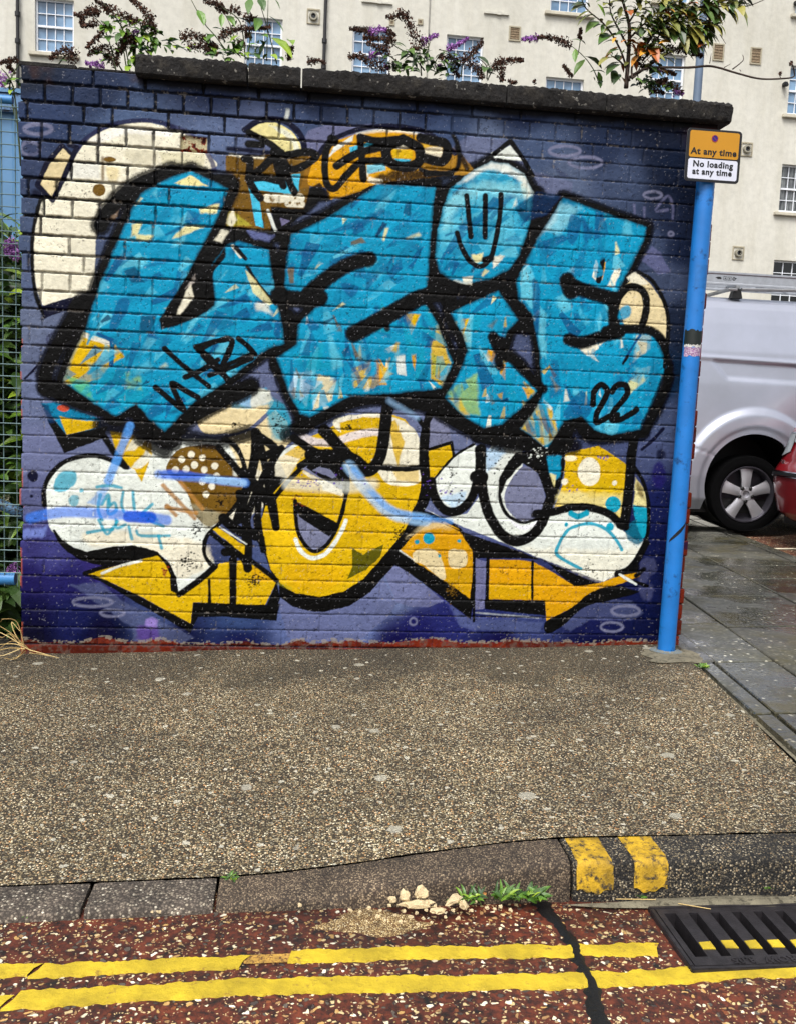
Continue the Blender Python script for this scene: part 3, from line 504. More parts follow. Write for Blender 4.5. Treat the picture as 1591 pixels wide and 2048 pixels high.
for q in ((A(840,790, 900,780, 880,850, 830,880)), (A(860,850, 980,860, 960,890, 870,890)), (A(1100,880, 1180,800, 1310,800, 1200,850)), (A(1270,690, 1400,660, 1380,720, 1280,720)), (D(1040,50, 1150,50, 1120,90))): P_('CY', q, 0, 5, .9)
CLIP = None
# inner black lines of the letters
for w, p in ((26, B(690,1230, 830,1120, 960,1040, 1080,1010)), (30, B(500,1250, 620,1270, 760,1260)), (30, [(708,668),(760,640),(830,600),(880,585)]), (26, C(830,920, 900,950, 1090,1010)), (22, C(830,1240, 900,1260, 1000,1230, 1120,1200)), (10, B(1180,1380, 1190,1450)),
   (18, C(400,1250, 450,1260, 440,1330)), (20, G(390,70, 430,150, 470,180)), (14, G(420,200, 430,240)), (30, C(820,900, 840,960)), (22, C(1090,1000, 1090,1170))): S_('K', w, p, 1, 3, 1, fuzz=7)
S_('K', 16, G(480,180, 600,300, 680,370), 1, 4, 1, fuzz=6); S_('K', 12, C(340,780, 380,770), 1, 3); S_('BD', 5, G(1140,220, 1200,120, 1240,60), 1, 2); S_('K', 5, G(1140,225, 1170,180), 0, 2)
P_('K', A(1350,1060, 1430,940, 1440,1000, 1350,1100, 1370,1270, 1330,1340, 1150,1430, 1030,1460, 1010,1400, 1190,1120, 1280,960), 0, 4); P_('CR', A(1120,1370, 1215,1160, 1235,1250, 1150,1370), 0, 4, .95); P_((176,168,160), A(1180,1200, 1240,1110, 1240,1160), 0, 4, .8)
S_('K', 10, B(190,900, 300,1000), 1, 2, 0); S_('CR', 6, B(210,930, 260,1000), 0, 2, .9); S_('K', 8, B(230,940, 290,1010), 0, 2); S_('K', 6, B(300,1060, 380,1180, 480,1300), 1, 2); P_('CY', B(290,1080, 340,1130, 470,1300, 440,1310, 340,1230), 0, 2, .8); P_('CR', B(340,1290, 440,1290, 460,1370, 360,1340), 0, 8, .7)
# cream lobe behind the last letter
P_('BG', C(1150,930, 1230,860, 1300,920, 1370,1020, 1395,1120, 1390,1240, 1290,1170, 1150,1160, 1120,1060, 1140,980), 0, 1.6); P_('CR', C(1160,880, 1220,850, 1290,920, 1200,930), 0, 3, .9); P_('BL', C(1130,1060, 1180,1040, 1180,1110, 1120,1120), 1, 5, .9)
S_('K', 8, C(1230,850, 1310,900, 1370,1000, 1402,1110, 1402,1250, 1380,1400), 1, 1.8); S_('K', 15, C(1110,1010, 1160,945, 1220,940, 1268,980, 1275,1080, 1245,1180), 1, 2); S_('K', 17, C(1040,1190, 1160,1180, 1300,1190, 1380,1260), 1, 3, 1, fuzz=5)
S_('K', 9, [(1330,740),(1330,780)], 0, 3); S_('K', 18, G(1390,310, 1340,440, 1270,590), 1, 5, .95, fuzz=8)
P_('BX', C(520,480, 640,390, 780,410, 700,520, 560,560), 0, 6, .75)
# --- tags sprayed over everything
for p in (B(285,375, 320,380, 315,500, 345,570, 385,625), B(320,495, 400,430, 470,370, 500,450, 530,545), B(310,500, 400,492, 520,520), B(470,330, 530,420, 570,520, 600,585), B(520,340, 560,430, 640,430, 740,360, 680,330, 560,350)): S_('K', 14, p, 1, 1.8)
for w, p in ((13, B(840,250, 800,340, 795,450, 810,540, 860,562, 930,480, 1010,400)), (15, B(870,420, 960,360, 1060,320, 1150,300)), (14, B(1020,240, 1030,380, 1040,500)), (12, B(1060,385, 1160,385, 1200,400)), (19, B(1290,250, 1390,310, 1385,400, 1290,425, 1200,390, 1190,300, 1290,250)), (18, B(1400,240, 1480,260, 1560,280, 1570,340, 1540,390, 1480,385, 1420,370)), (9, B(1400,440, 1480,465, 1600,470)), (18, B(840,250, 850,262)), (14, B(1020,240, 1130,260, 1250,250)), (9, B(1170,300, 1180,390)), (9, E(0,0, 0,0.1))): S_('K', w, p, 1, 2)
E_('K', 674, 333, 5, 6, 2)
for w, p in ((11, D(990,555, 1080,630, 1170,700, 1130,620, 1095,530, 1170,570, 1260,620)), (10, D(1050,310, 1170,420, 1330,550)), (10, D(1180,490, 1280,450, 1390,380)), (10, D(1250,300, 1380,262, 1480,255, 1440,360, 1400,450)), (11, D(1250,300, 1370,400, 1450,510)), (9, D(1430,420, 1591,350)), (10, E(245,245, 300,290, 350,345)), (10, E(-10,320, 100,265, 200,250, 190,330, 150,400)), (10, E(20,350, 80,420, 180,500)), (9, E(60,480, 200,430, 330,370))): S_('K', w, p, 1, 1.8)
for w, p in ((12, G(970,460, 975,390, 1015,345, 1050,380, 1030,440, 990,510, 990,565, 1060,530, 1110,520)), (12, G(1080,385, 1112,347, 1158,350, 1168,395, 1130,450, 1088,500, 1075,548, 1130,545, 1190,512, 1222,488))): S_('K', w, p, 1, 1.6)
for w, p in ((10, C(238,410, 250,530, 262,645)), (10.5, C(345,410, 345,650)), (10, C(435,400, 430,520, 400,690, 375,770, 320,818, 260,790, 210,710, 183,625))): S_('K', w, p, 1, 1.8)
# teal signature
for p in (D(620,1190, 700,1180, 775,1195), D(640,1240, 625,1330, 650,1400), D(650,1300, 690,1240, 700,1300), D(690,1270, 690,1360, 740,1340, 730,1290, 690,1320), D(785,1220, 775,1300, 790,1350), D(845,1220, 855,1330), D(970,1300, 900,1370, 960,1370, 1000,1400), D(560,1480, 650,1465, 720,1460), D(630,1400, 680,1490, 720,1450, 750,1410), D(740,1400, 745,1450, 800,1430), D(820,1440, 840,1520), D(870,1470, 900,1500, 1080,1500), D(940,1400, 1040,1440), D(1010,1500, 1030,1580)): S_('TE', 6, p, 1, 2.5, .85)
P_('TE', D(370,1110, 430,1085, 490,1100, 480,1170, 420,1215, 345,1205), 1, 3, .85); E_('TE', 149, 1002, 10, 12, 4, .7); E_('TE', 164, 981, 4, 4, 2, .8)
# buffed blue stripes
S_('SK', 15, D(830,800, 780,930, 690,1150), 1, 4, .8); P_('SK', D(560,1290, 650,1190, 690,1200, 640,1310), 0, 6, .6); S_((60,120,220), 20, D(190,1390, 330,1360, 470,1350, 800,1370, 1060,1400), 1, 5, .75, dry=.25); S_((20,80,200), 22, D(820,1380, 960,1385), 0, 3, .85, dry=.2)
S_((90,140,220), 16, D(1010,1110, 1250,1130, 1560,1165), 1, 5, .7); S_('SL', 13, D(1300,1135, 1550,1165), 0, 4, .75); P_((20,80,200), D(1010,1090, 1140,1080, 1320,1110, 1300,1130, 1030,1130), 0, 5, .6)
S_('SL', 24, E(950,1060, 1080,1230, 1230,1360, 1430,1400), 1, 6, .75); S_('SK', 12, E(980,1080, 1100,1230, 1250,1350, 1591,1410), 1, 5, .6); S_((220,224,214), 22, E(560,1170, 900,1190, 1100,1170), 1, 10, .6); S_('SL', 10, E(1200,640, 1380,750), 1, 7, .5)
P_((130,150,220), D(130,1460, 300,1440, 290,1500, 140,1520), 0, 8, .6)
for x, y, n, s, c in ((620,967,26,34,'PU'),(700,962,10,60,'PU'),(880,970,22,60,'PU'),(1140,978,10,16,'PU'),(1200,917,8,18,'PU'),(395,1057,40,16,'K'),(380,1125,60,18,'K'),(905,945,16,10,'K'),(905,975,16,26,'K'),(472,848,14,8,'K'),(700,857,10,10,'K'),(510,1160,60,22,'K'),(440,1000,30,12,'K'),(805,1065,50,20,'K'),(905,1180,50,16,'OC'),(600,1000,14,20,'BR'),(330,1140,10,10,'BR'),(1180,1140,20,14,'K'),(275,1055,6,4,'BR'),(560,850,40,20,'K'),(1000,910,50,40,'K'),(1075,905,30,20,'WH')):
    for k in range(n): E_(c, x+rf.gauss(0, s*.5), y+rf.gauss(0, s*.22 if c == 'PU' else s*.5), rf.uniform(.8, 2.6), rf.uniform(.6, 1.8), 1, .85)
IMG = IMG.astype(np.float64)
# --- brick courses: 75 mm gauge, two or three stretcher courses to each header course
CO = .075; brow = np.floor(ZZ/CO).astype(int); fz = ZZ/CO-brow
depth = np.zeros((NZ, NX)); bid = np.zeros((NZ, NX), int); dist = np.zeros((NZ, NX)); vj = np.zeros((NZ, NX))
for r in range(brow.min(), brow.max()+1):
    js = np.where(brow[:, 0] == r)[0]
    if len(js) == 0: continue
    rr = rnd('row', r); header = (r % 4 == 0) or r in (30,)
    xs = [-.3]; step = .1125 if header else .225
    off = (.056 if header else [0, .1125, .056, .16][r % 4])+rr.uniform(-.006, .006); x = -.3+off
    while x < WX1+.3:
        xs.append(x); x += step+rr.uniform(-.004, .004)
        if not header and rr.random() < .22: xs.append(x); x += .1125
    if r == 31: xs = [0, .293/1.0, .5]+[.5+.225*k+rr.uniform(-.01, .01) for k in range(1, 13)]
    xs = np.array(sorted(xs)); k = np.searchsorted(xs, gx)-1; k = np.clip(k, 0, len(xs)-2)
    dx = np.minimum(gx-xs[k], xs[k+1]-gx); zz = gz[js]-r*CO; dz = np.minimum(zz, CO-zz)
    wob = (MID[js]-.5)*.006
    dist[js] = np.minimum(dx[None, :], dz[:, None]*1.0)+wob; vj[js] = (dx[None, :] < dz[:, None]); bid[js] = (r+5)*1000+k[None, :]
brk = np.random.RandomState(5).rand(60000, 5); bb = brk[bid % 60000]
upper = np.clip((ZZ-1.15+.35*(.9-XX))/.9, 0, 1)*np.clip(np.clip(1.35-XX*.95, .22, 1)+.6*np.clip((ZZ-2.12)/.12, 0, 1), 0, 1)                     # joints raked deeper in the upper left
mor = 1-np.clip((dist-(.0012+.0026*upper*np.clip(1.3-XX*.3, .3, 1)))/.0034, 0, 1)                             # 1 in the joint, 0 on the brick face
mor = mor*mor*(3-2*mor)
vert = vj*np.clip(1.15-1.2*upper, 0, 1); mor = mor*(1-.6*vert)
jd = .0035+.006*upper*np.clip(1.2-XX*.35, .35, 1)+.0015*bb[..., 0]
depth = mor*jd-(bb[..., 1]-.5)*.004*(1-mor)-(MID-.5)*.0022-(FINE-.5)*.0008+((XX/WX1*37) % 1*0)
sharp = np.clip((.010-dist)/.005, 0, 1)*(1-mor); depth += sharp*.0008
pits = (fbm(.008, 400, 2) > .80)*(1-mor); depth += pits*.0012
# paint broken in the joints: dark mortar above, paint-filled but scuffed joints below
v = 1+(bb[..., 2]-.5)*.16+(BIG-.5)*.22+(MID-.5)*.12; IMG *= v[..., None]
mdark = np.array(lin((16, 16, 22))); bare = np.array(lin((118, 112, 104)))
kd = mor*np.clip(.34+.66*upper*np.clip(1.3-XX*.28, .4, 1)+(BIG-.5)*1.5, .04, .95)*(1-.3*(fz < .5)*(1-upper))
IMG += (mdark-IMG)*kd[..., None]
under = np.clip((fz-.86)/.10, 0, 1)*(1-mor)*.25                        # narrow band below each bed joint, computed but not applied
fl = (mor > .3)*(fbm(.012, 500, 3) > .66)*(fbm(.2, 510, 2) > .45)
IMG += (bare*1.5-IMG)*(fl*.38)[..., None]
ch = (fbm(.010, 600, 3) > .745)*(BIG > .42); IMG += (mdark-IMG)*(ch*.55)[..., None]
sc1 = (fbm(.006, 640, 2) > .84); IMG += (np.array(lin((190, 190, 196)))-IMG)*(sc1*.28)[..., None]
bx = onY(388, 289, 0); sb = (np.abs(XX-bx.x) < .054) & (np.abs(ZZ-bx.z) < .031)    # the spalled brick
bc = np.array(lin((122, 48, 30)))*(.4+1.3*FINE[..., None]); bc = np.where((MID > .52)[..., None], bc, np.array(lin((196, 186, 150)))*(.5+.7*FINE[..., None]))
IMG = np.where(sb[..., None], bc*np.where(MID > .62, .25, 1)[..., None], IMG); depth += sb*(.006+.006*MID)
# bare red brick: lowest course, and the strip right of the pole
red = np.array(lin((98, 40, 28)))*(.6+.7*bb[..., 3][..., None])*(.7+.6*MID[..., None])
red = np.where((bb[..., 4] > .55)[..., None], red*np.array([1.25, 1.0, .8]), red)
red = red+(mdark*2.5-red)*(mor*.85)[..., None]; red = red+(np.array(lin((92, 84, 76)))-red)*(np.clip((MID-.56)*8, 0, 1)*(ZZ < .1)*.6)[..., None]
edge_z = .010+.028*(BIG-.5)*2+.006*MID+XX*.012; k1 = np.clip((edge_z-ZZ)/.004, 0, 1)
kx = 2.892+.018*(vnoise(.075, 700)-.5)*2+.02*np.clip(ZZ-2.2, 0, 1)-.06*np.clip((ZZ-2.29)/.02, 0, 1); k2 = np.clip((XX-kx)/.004, 0, 1)*np.clip((fbm(.075, 710, 2)-.25)*9, .25, 1)
k = np.maximum(k1, k2)*(1-.25*(FINE > .72)); IMG = IMG*(1-k[..., None])+red*k[..., None]
gp = (np.abs(ZZ-edge_z) < .008)*(fbm(.01, 720, 2) > .5); IMG += (np.array(lin((150, 140, 124)))-IMG)*(gp*.6)[..., None]
lt = np.clip((.012-XX)/.006, 0, 1)*(fbm(.06, 730, 2) > .5)*(ZZ < 1.3)*(1-mor); IMG += (np.array(lin((176, 92, 66)))-IMG)*(lt*.8)[..., None]
# near-black band directly below the coping, brown patches at the top left
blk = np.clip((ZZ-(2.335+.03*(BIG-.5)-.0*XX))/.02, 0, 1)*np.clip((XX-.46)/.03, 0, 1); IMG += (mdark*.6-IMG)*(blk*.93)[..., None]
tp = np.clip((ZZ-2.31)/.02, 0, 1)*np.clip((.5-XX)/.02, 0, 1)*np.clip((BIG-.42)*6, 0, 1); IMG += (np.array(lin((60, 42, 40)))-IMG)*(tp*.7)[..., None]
IMG = np.clip((IMG**1.05)*.97-.004, .0004, .84)

wall = empty('brick_wall', (WX0, 0, 0), 'brick wall covered in blue, yellow and cream graffiti lettering, with dark stone coping', 'wall')
def painted_face():
    X = XX.copy(); Y = depth.copy(); Z = ZZ.copy()
    te = (np.random.RandomState(9).rand(60)-.5)*.016                # every course ends a little in or out
    eo = te[(brow+5) % 60]*(1-mor*.0); wl = np.clip((.07-XX)/.07, 0, 1)**2; wr = np.clip((XX-WX1+.07)/.07, 0, 1)**2
    X += eo*wl+np.clip(te[(brow+23) % 60], -.02, .02)*wr+mor*.006*wl-mor*.006*wr
    for s in (0, -1): Y[:, s] = .12
    Y[:, 1] += .006; Y[:, -2] += .006; X[:, 0] = X[:, 1]; X[:, -1] = X[:, -2]; Y[-1, :] = .12; Z[-1, :] = Z[-2, :]
    co = np.stack([X, Y, Z], -1).reshape(-1, 3).astype(np.float32)
    idx = np.arange(NZ*NX).reshape(NZ, NX); q = np.stack([idx[:-1, :-1], idx[:-1, 1:], idx[1:, 1:], idx[1:, :-1]], -1).reshape(-1, 4)
    me = bpy.data.meshes.new('painted_brick_face'); nf = len(q)
    me.vertices.add(len(co)); me.vertices.foreach_set('co', co.ravel()); me.loops.add(nf*4); me.loops.foreach_set('vertex_index', q.ravel().astype(np.int32))
    me.polygons.add(nf); me.polygons.foreach_set('loop_start', np.arange(0, nf*4, 4, dtype=np.int32)); me.polygons.foreach_set('loop_total', np.full(nf, 4, np.int32))
    me.polygons.foreach_set('use_smooth', np.ones(nf, bool)); me.update()
    ca = me.color_attributes.new('paint', 'FLOAT_COLOR', 'POINT')
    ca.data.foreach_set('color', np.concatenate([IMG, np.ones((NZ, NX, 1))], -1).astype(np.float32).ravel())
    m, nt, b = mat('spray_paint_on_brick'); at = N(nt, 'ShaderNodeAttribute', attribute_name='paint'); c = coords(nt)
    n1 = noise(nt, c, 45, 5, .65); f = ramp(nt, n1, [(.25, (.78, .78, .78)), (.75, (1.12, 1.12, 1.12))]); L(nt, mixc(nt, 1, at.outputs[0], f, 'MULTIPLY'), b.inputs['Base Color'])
    L(nt, ramp(nt, noise(nt, c, 20, 3), [(.3, (.42,)*3), (.7, (.62,)*3)]), b.inputs['Roughness']); b.inputs['Specular IOR Level'].default_value = .12
    bump(nt, b, noise(nt, c, 160, 4, .7), .5, .002); bump(nt, b, noise(nt, c, 50, 4, .6), .35, .003)
    me.materials.append(m); o = bpy.data.objects.new('painted_face', me); COL.objects.link(o); o.parent = wall; return o
painted_face()
m, nt, b = mat('old_red_brick'); c = coords(nt); sep = N(nt, 'ShaderNodeSeparateXYZ'); L(nt, c, sep.inputs[0]); ad = N(nt, 'ShaderNodeMath', operation='ADD'); L(nt, sep.outputs[0], ad.inputs[0]); L(nt, sep.outputs[1], ad.inputs[1])
cb = N(nt, 'ShaderNodeCombineXYZ'); L(nt, ad.outputs[0], cb.inputs[0]); L(nt, sep.outputs[2], cb.inputs[1])
bt = N(nt, 'ShaderNodeTexBrick'); L(nt, cb.outputs[0], bt.inputs['Vector']); bt.inputs['Scale'].default_value = 1; bt.inputs['Brick Width'].default_value = .225; bt.inputs['Row Height'].default_value = .075; bt.inputs['Mortar Size'].default_value = .005
bt.inputs['Color1'].default_value = (*lin((128, 50, 34)), 1); bt.inputs['Color2'].default_value = (*lin((92, 34, 26)), 1); bt.inputs['Mortar'].default_value = (*lin((110, 104, 96)), 1)
L(nt, mixc(nt, .5, bt.outputs[0], ramp(nt, noise(nt, c, 20, 6), [(.3, (.4,)*3), (.7, (1,)*3)]), 'MULTIPLY'), b.inputs['Base Color']); b.inputs['Roughness'].default_value = .85
bump(nt, b, bt.outputs[1], -.6, .006); bump(nt, b, noise(nt, c, 120, 4), .4, .003); REDB = m
w = MB(); w.box((.012, .1, -.25), (WX1-.012, .225, WTOP-.001)); w.build('wall_core', REDB, wall)
# coping: precast stones with a weathered front edge; the first half metre has lost its stone and shows a brick course
m, nt, b = mat('weathered_coping'); c = coords(nt); n1 = noise(nt, c, 14, 8, .75)
vo = N(nt, 'ShaderNodeTexVoronoi'); vo.inputs['Scale'].default_value = 70; L(nt, c, vo.inputs[0])
lich = ramp(nt, noise(nt, c, 42, 3, .5), [(.65, (0, 0, 0)), (.69, (.6,)*3)]); base = ramp(nt, n1, [(.3, lin((8, 8, 9))), (.52, lin((24, 22, 21))), (.75, lin((66, 62, 54)))])
L(nt, mixc(nt, lich, base, lin((150, 148, 140))), b.inputs['Base Color']); b.inputs['Roughness'].default_value = .95; bump(nt, b, n1, .9, .02); bump(nt, b, vo.outputs[0], .5, .006); COPM = m
cops = [(.468, .91), (.918, 1.13), (1.136, 1.99), (1.997, 2.425), (2.432, 2.995)]
for i, (a, e) in enumerate(cops):
    r = rnd('cop', i); k = MB(); n = max(4, int((e-a)/.011)); prof = [(-.030, 2.372), (-.046, 2.378), (-.050, 2.395), (-.048, 2.42), (-.050, 2.438), (-.046, 2.448), (-.038, 2.453), (.0, 2.457), (.09, 2.46), (.22, 2.456), (.262, 2.446), (.262, 2.378)]
    rows = []
    for j in range(n+1):
        x = a+(e-a)*j/n; en = 1 if j in (0, n) else 0
        rows.append([(x, y+r.uniform(-.004, .004)+.003*math.sin(x*9+z*40)+en*(.004 if y < 0 else -.004), z+r.uniform(-.004, .004)*(z > 2.38)-en*.003*(z > 2.4)) for y, z in prof])
    k.grid(rows); k.f += [tuple(range(len(prof)))[::-1], tuple(n*len(prof)+q for q in range(len(prof)))]; k.mi += [0, 0]
    q = len(prof); k.add([rows[j][0] for j in range(n+1)]+[rows[j][-1] for j in range(n+1)], [(j, j+1, n+2+j, n+1+j) for j in range(n)])
    k.build('coping_stone', COPM, wall, smooth='auto')
k = MB(); k.box((.0, .004, 2.386), (.226, .225, 2.404), .003); k.box((.232, .002, 2.386), (.462, .225, 2.398), .003)
k.build('broken_top_course', COPM, wall, smooth='auto')
# ================================================================ ground
def sm(t): t = min(1, max(0, t)); return t*t*(3-2*t)
def Yb(X): return -1.77+.025*sm((X-.9)/.97)-.03*max(0, X-1.87)          # back edge of the kerb
def drop(X): return .058*sm((1.93-X)/.95)
def zP(X, Y): return -.045+.0254*min(7, max(-4, X))+.025*max(-2.2, min(0, Y))-drop(X)*sm((-.75-Y)/1.0)
def zR(X, Y=-2): return -.045+.0254*min(7, max(-4, X))+.025*-1.95-.078-.024*sm((X-1)/1.1)+.012*max(0, -2-Y)*0
def edgeX(Y): return 2.957+.13*Y
def stonemat(name, scale, stops, dark, big, rough=.85, thr=None, spots=False, bstr=.6, matrix=None, wet=0, dst=.6, band=False):
    m, nt, b = mat(name); c = coords(nt)
    wv = N(nt, 'ShaderNodeTexNoise'); wv.inputs['Scale'].default_value = scale*.6; L(nt, c, wv.inputs['Vector'])
    vm = N(nt, 'ShaderNodeVectorMath', operation='MULTIPLY_ADD'); vm.inputs[1].default_value = (dst/scale,)*3; L(nt, wv.outputs['Color'], vm.inputs[0]); L(nt, c, vm.inputs[2])
    vo = N(nt, 'ShaderNodeTexVoronoi'); vo.inputs['Scale'].default_value = scale; vo.inputs['Randomness'].default_value = 1; L(nt, vm.outputs[0], vo.inputs['Vector'])
    sp = N(nt, 'ShaderNodeSeparateColor'); L(nt, vo.outputs['Color'], sp.inputs[0])
    col = ramp(nt, sp.outputs[0], [(p, lin(q)) for p, q in stops], 'CONSTANT' if matrix else 'LINEAR')
    edge = ramp(nt, vo.outputs['Distance'], [(.30, (0, 0, 0)), (.62, (1, 1, 1))]) if not matrix else ramp(nt, vo.outputs['Distance'], [(.34, (0, 0, 0)), (.44, (1, 1, 1))])
    hgt = vo.outputs['Distance']
    if matrix:                                        # chips standing in a tar matrix; only some cells hold a chip
        mc = ramp(nt, noise(nt, c, 34, 6, .75), [(p, lin(q)) for p, q in matrix])
        gate = ramp(nt, sp.outputs[1], [(thr-.01, (1, 1, 1)), (thr, (0, 0, 0))], 'CONSTANT')
        mxx = N(nt, 'ShaderNodeMath', operation='MAXIMUM'); L(nt, edge, mxx.inputs[0]); L(nt, gate, mxx.inputs[1]); col = mixc(nt, mxx.outputs[0], col, mc); hgt = mxx.outputs[0]
        v2 = N(nt, 'ShaderNodeTexVoronoi'); v2.inputs['Scale'].default_value = scale*2.1; L(nt, vm.outputs[0], v2.inputs['Vector']); s2 = N(nt, 'ShaderNodeSeparateColor'); L(nt, v2.outputs['Color'], s2.inputs[0])
        g2 = ramp(nt, s2.outputs[0], [(.78, (0, 0, 0)), (.79, (1, 1, 1))]); e2 = ramp(nt, v2.outputs['Distance'], [(.3, (1, 1, 1)), (.4, (0, 0, 0))]); mm = N(nt, 'ShaderNodeMath', operation='MULTIPLY'); L(nt, g2, mm.inputs[0]); L(nt, e2, mm.inputs[1])
        col = mixc(nt, mm.outputs[0], col, lin((176, 150, 108)))
    else: col = mixc(nt, edge, col, lin(dark))
    bigf = ramp(nt, noise(nt, c, big, 7, .68), [(.34, (.55,)*3), (.5, (1.0,)*3), (.64, (1.42,)*3)]); col = mixc(nt, 1, col, bigf, 'MULTIPLY')
    if band:                                          # dirt and moss gathered in the strip below the wall
        sx3 = N(nt, 'ShaderNodeSeparateXYZ'); L(nt, c, sx3.inputs[0]); ad3 = N(nt, 'ShaderNodeMath', operation='MULTIPLY_ADD'); ad3.inputs[1].default_value = 1.25; L(nt, noise(nt, c, 2.6, 5, .7), ad3.inputs[0]); L(nt, sx3.outputs[1], ad3.inputs[2])
        col = mixc(nt, ramp(nt, ad3.outputs[0], [(.02, (0, 0, 0)), (.30, (.62,)*3)]), col, lin((40, 36, 25)))
    if spots:                                         # trodden chewing gum and lichen discs
        for sc_, lim, cc, w in ((7.5, .10, (164, 160, 144), 90), (20, .13, (190, 186, 168), 60), (36, .10, (204, 198, 180), 60)):
            nn = N(nt, 'ShaderNodeTexNoise'); nn.inputs['Scale'].default_value = w; L(nt, c, nn.inputs['Vector']); va = N(nt, 'ShaderNodeVectorMath', operation='MULTIPLY_ADD'); va.inputs[1].default_value = (.02,)*3; L(nt, nn.outputs['Color'], va.inputs[0]); L(nt, c, va.inputs[2])
            vs = N(nt, 'ShaderNodeTexVoronoi'); vs.inputs['Scale'].default_value = sc_; L(nt, va.outputs[0], vs.inputs['Vector']); s3 = N(nt, 'ShaderNodeSeparateColor'); L(nt, vs.outputs['Color'], s3.inputs[0])
            th = N(nt, 'ShaderNodeMath', operation='MULTIPLY_ADD'); th.inputs[1].default_value = .34; th.inputs[2].default_value = -.18+lim*.5; L(nt, s3.outputs[0], th.inputs[0])
            lt = N(nt, 'ShaderNodeMath', operation='SUBTRACT'); L(nt, th.outputs[0], lt.inputs[0]); L(nt, vs.outputs['Distance'], lt.inputs[1]); fc = ramp(nt, lt.outputs[0], [(.0, (0, 0, 0)), (.02, (.75,)*3)])
            col = mixc(nt, fc, col, lin(cc))
    L(nt, col, b.inputs['Base Color'])
    if wet: L(nt, ramp(nt, noise(nt, c, 1.4, 4, .6), [(.36, (.8,)*3), (.54, (wet,)*3)]), b.inputs['Roughness'])
    else: b.inputs['Roughness'].default_value = rough
    n = N(nt, 'ShaderNodeBump'); n.invert = True; n.inputs['Strength'].default_value = bstr; n.inputs['Distance'].default_value = .006; L(nt, hgt, n.inputs['Height']); L(nt, n.outputs[0], b.inputs['Normal'])
    bump(nt, b, noise(nt, c, big*6, 5), .25, .01)
    return m
MAC = stonemat('brown_macadam', 165, [(.0, (46, 40, 30)), (.16, (92, 80, 56)), (.32, (134, 118, 86)), (.5, (166, 150, 114)), (.62, (142, 106, 66)), (.70, (210, 198, 164)), (.84, (100, 94, 78)), (.92, (238, 228, 196)), (1, (190, 130, 66))], (46, 38, 26), 1.5, spots=True, bstr=.9, dst=1.3, band=True)
ROAD = stonemat('red_surface_dressing', 70, [(0, (190, 168, 122)), (.2, (142, 108, 70)), (.36, (214, 200, 168)), (.48, (78, 70, 62)), (.62, (170, 134, 80)), (.72, (110, 60, 32)), (.86, (226, 216, 192)), (.93, (58, 50, 46))], (20, 10, 8), 3, thr=.34, matrix=[(.36, (13, 9, 7)), (.45, (52, 22, 13)), (.55, (84, 36, 20)), (.7, (110, 52, 28))], bstr=.9, wet=.6, dst=2.0)
SLAB = stonemat('worn_paving_slab', 60, [(0, (62, 64, 62)), (.3, (76, 76, 70)), (.6, (88, 86, 78)), (.955, (98, 97, 88)), (.97, (190, 186, 172)), (1, (150, 146, 134))], (66, 66, 60), 1.1, bstr=.12, wet=.08)
DIRT = stonemat('yard_dirt', 40, [(0, (26, 24, 18)), (.4, (52, 46, 34)), (.8, (84, 76, 58)), (1, (120, 110, 86))], (18, 16, 12), 2, bstr=.6)
TAR = plain('black_tar', (9, 9, 10), .45, 0, .3, 30, .6, .004); CONC = plain('rough_concrete', (112, 106, 88), .9, 0, .25, 16, .6, .006, ((60, 56, 44), .52))
YMARK = plain('yellow_road_paint', (188, 162, 32), .75, 0, .25, 11, .9, .004, ((120, 88, 40), .60)); YKERB = plain('yellow_kerb_paint', (184, 146, 24), .7, 0, .4, 15, .8, .005, ((50, 42, 30), .50))
def slabtone():
    nt = SLAB.node_tree; b = nt.nodes['Principled BSDF']; src = b.inputs['Base Color'].links[0].from_socket; gm = N(nt, 'ShaderNodeNewGeometry'); tn = ramp(nt, gm.outputs['Random Per Island'], [(0, (.72, .72, .72)), (.35, (1, .97, .88)), (.7, (.86, .9, .92)), (1, (1.2, 1.2, 1.16))])
    c3 = coords(nt); moss = ramp(nt, noise(nt, c3, 3.2, 7, .75), [(.5, (0, 0, 0)), (.62, (.7,)*3)]); L(nt, mixc(nt, moss, mixc(nt, 1, src, tn, 'MULTIPLY'), lin((74, 68, 40))), b.inputs['Base Color'])
slabtone()
# one sheet to the horizon, lowered under the carriageway
gxs = [-220, -60, -12, -4, 0, 3, 7, 12, 30, 80, 220]; gys = [-220, -40, -9.2, -9, -3, -1.95, -1.72, 0, .3, 3, 6.8, 12, 24, 60, 220]
g = MB(); g.grid([[(x, y, (-.36 if y < -1.75 else -.24 if y < .1 else -.075)+.0254*min(7, max(-4, x))) for x in gxs] for y in gys])
tag(g.build('ground', DIRT), kind='structure')
g = MB(); rx = sorted(set(np.linspace(-7, 12, 60).tolist()+[2.06, 2.565])); ry = [-1.80, -1.94, -2.18, -2.5, -3, -5, -9]      # carriageway, open over the gully
for i in range(len(rx)-1):
    for j in range(len(ry)-1):
        if 2.05 < (rx[i]+rx[i+1])/2 < 2.57 and j == 1: continue
        g.add([(rx[i], ry[j], zR(rx[i])), (rx[i], ry[j+1], zR(rx[i])), (rx[i+1], ry[j+1], zR(rx[i+1])), (rx[i+1], ry[j], zR(rx[i+1]))], [(0, 1, 2, 3)])
tag(g.build('road', ROAD, fix=False), kind='structure')
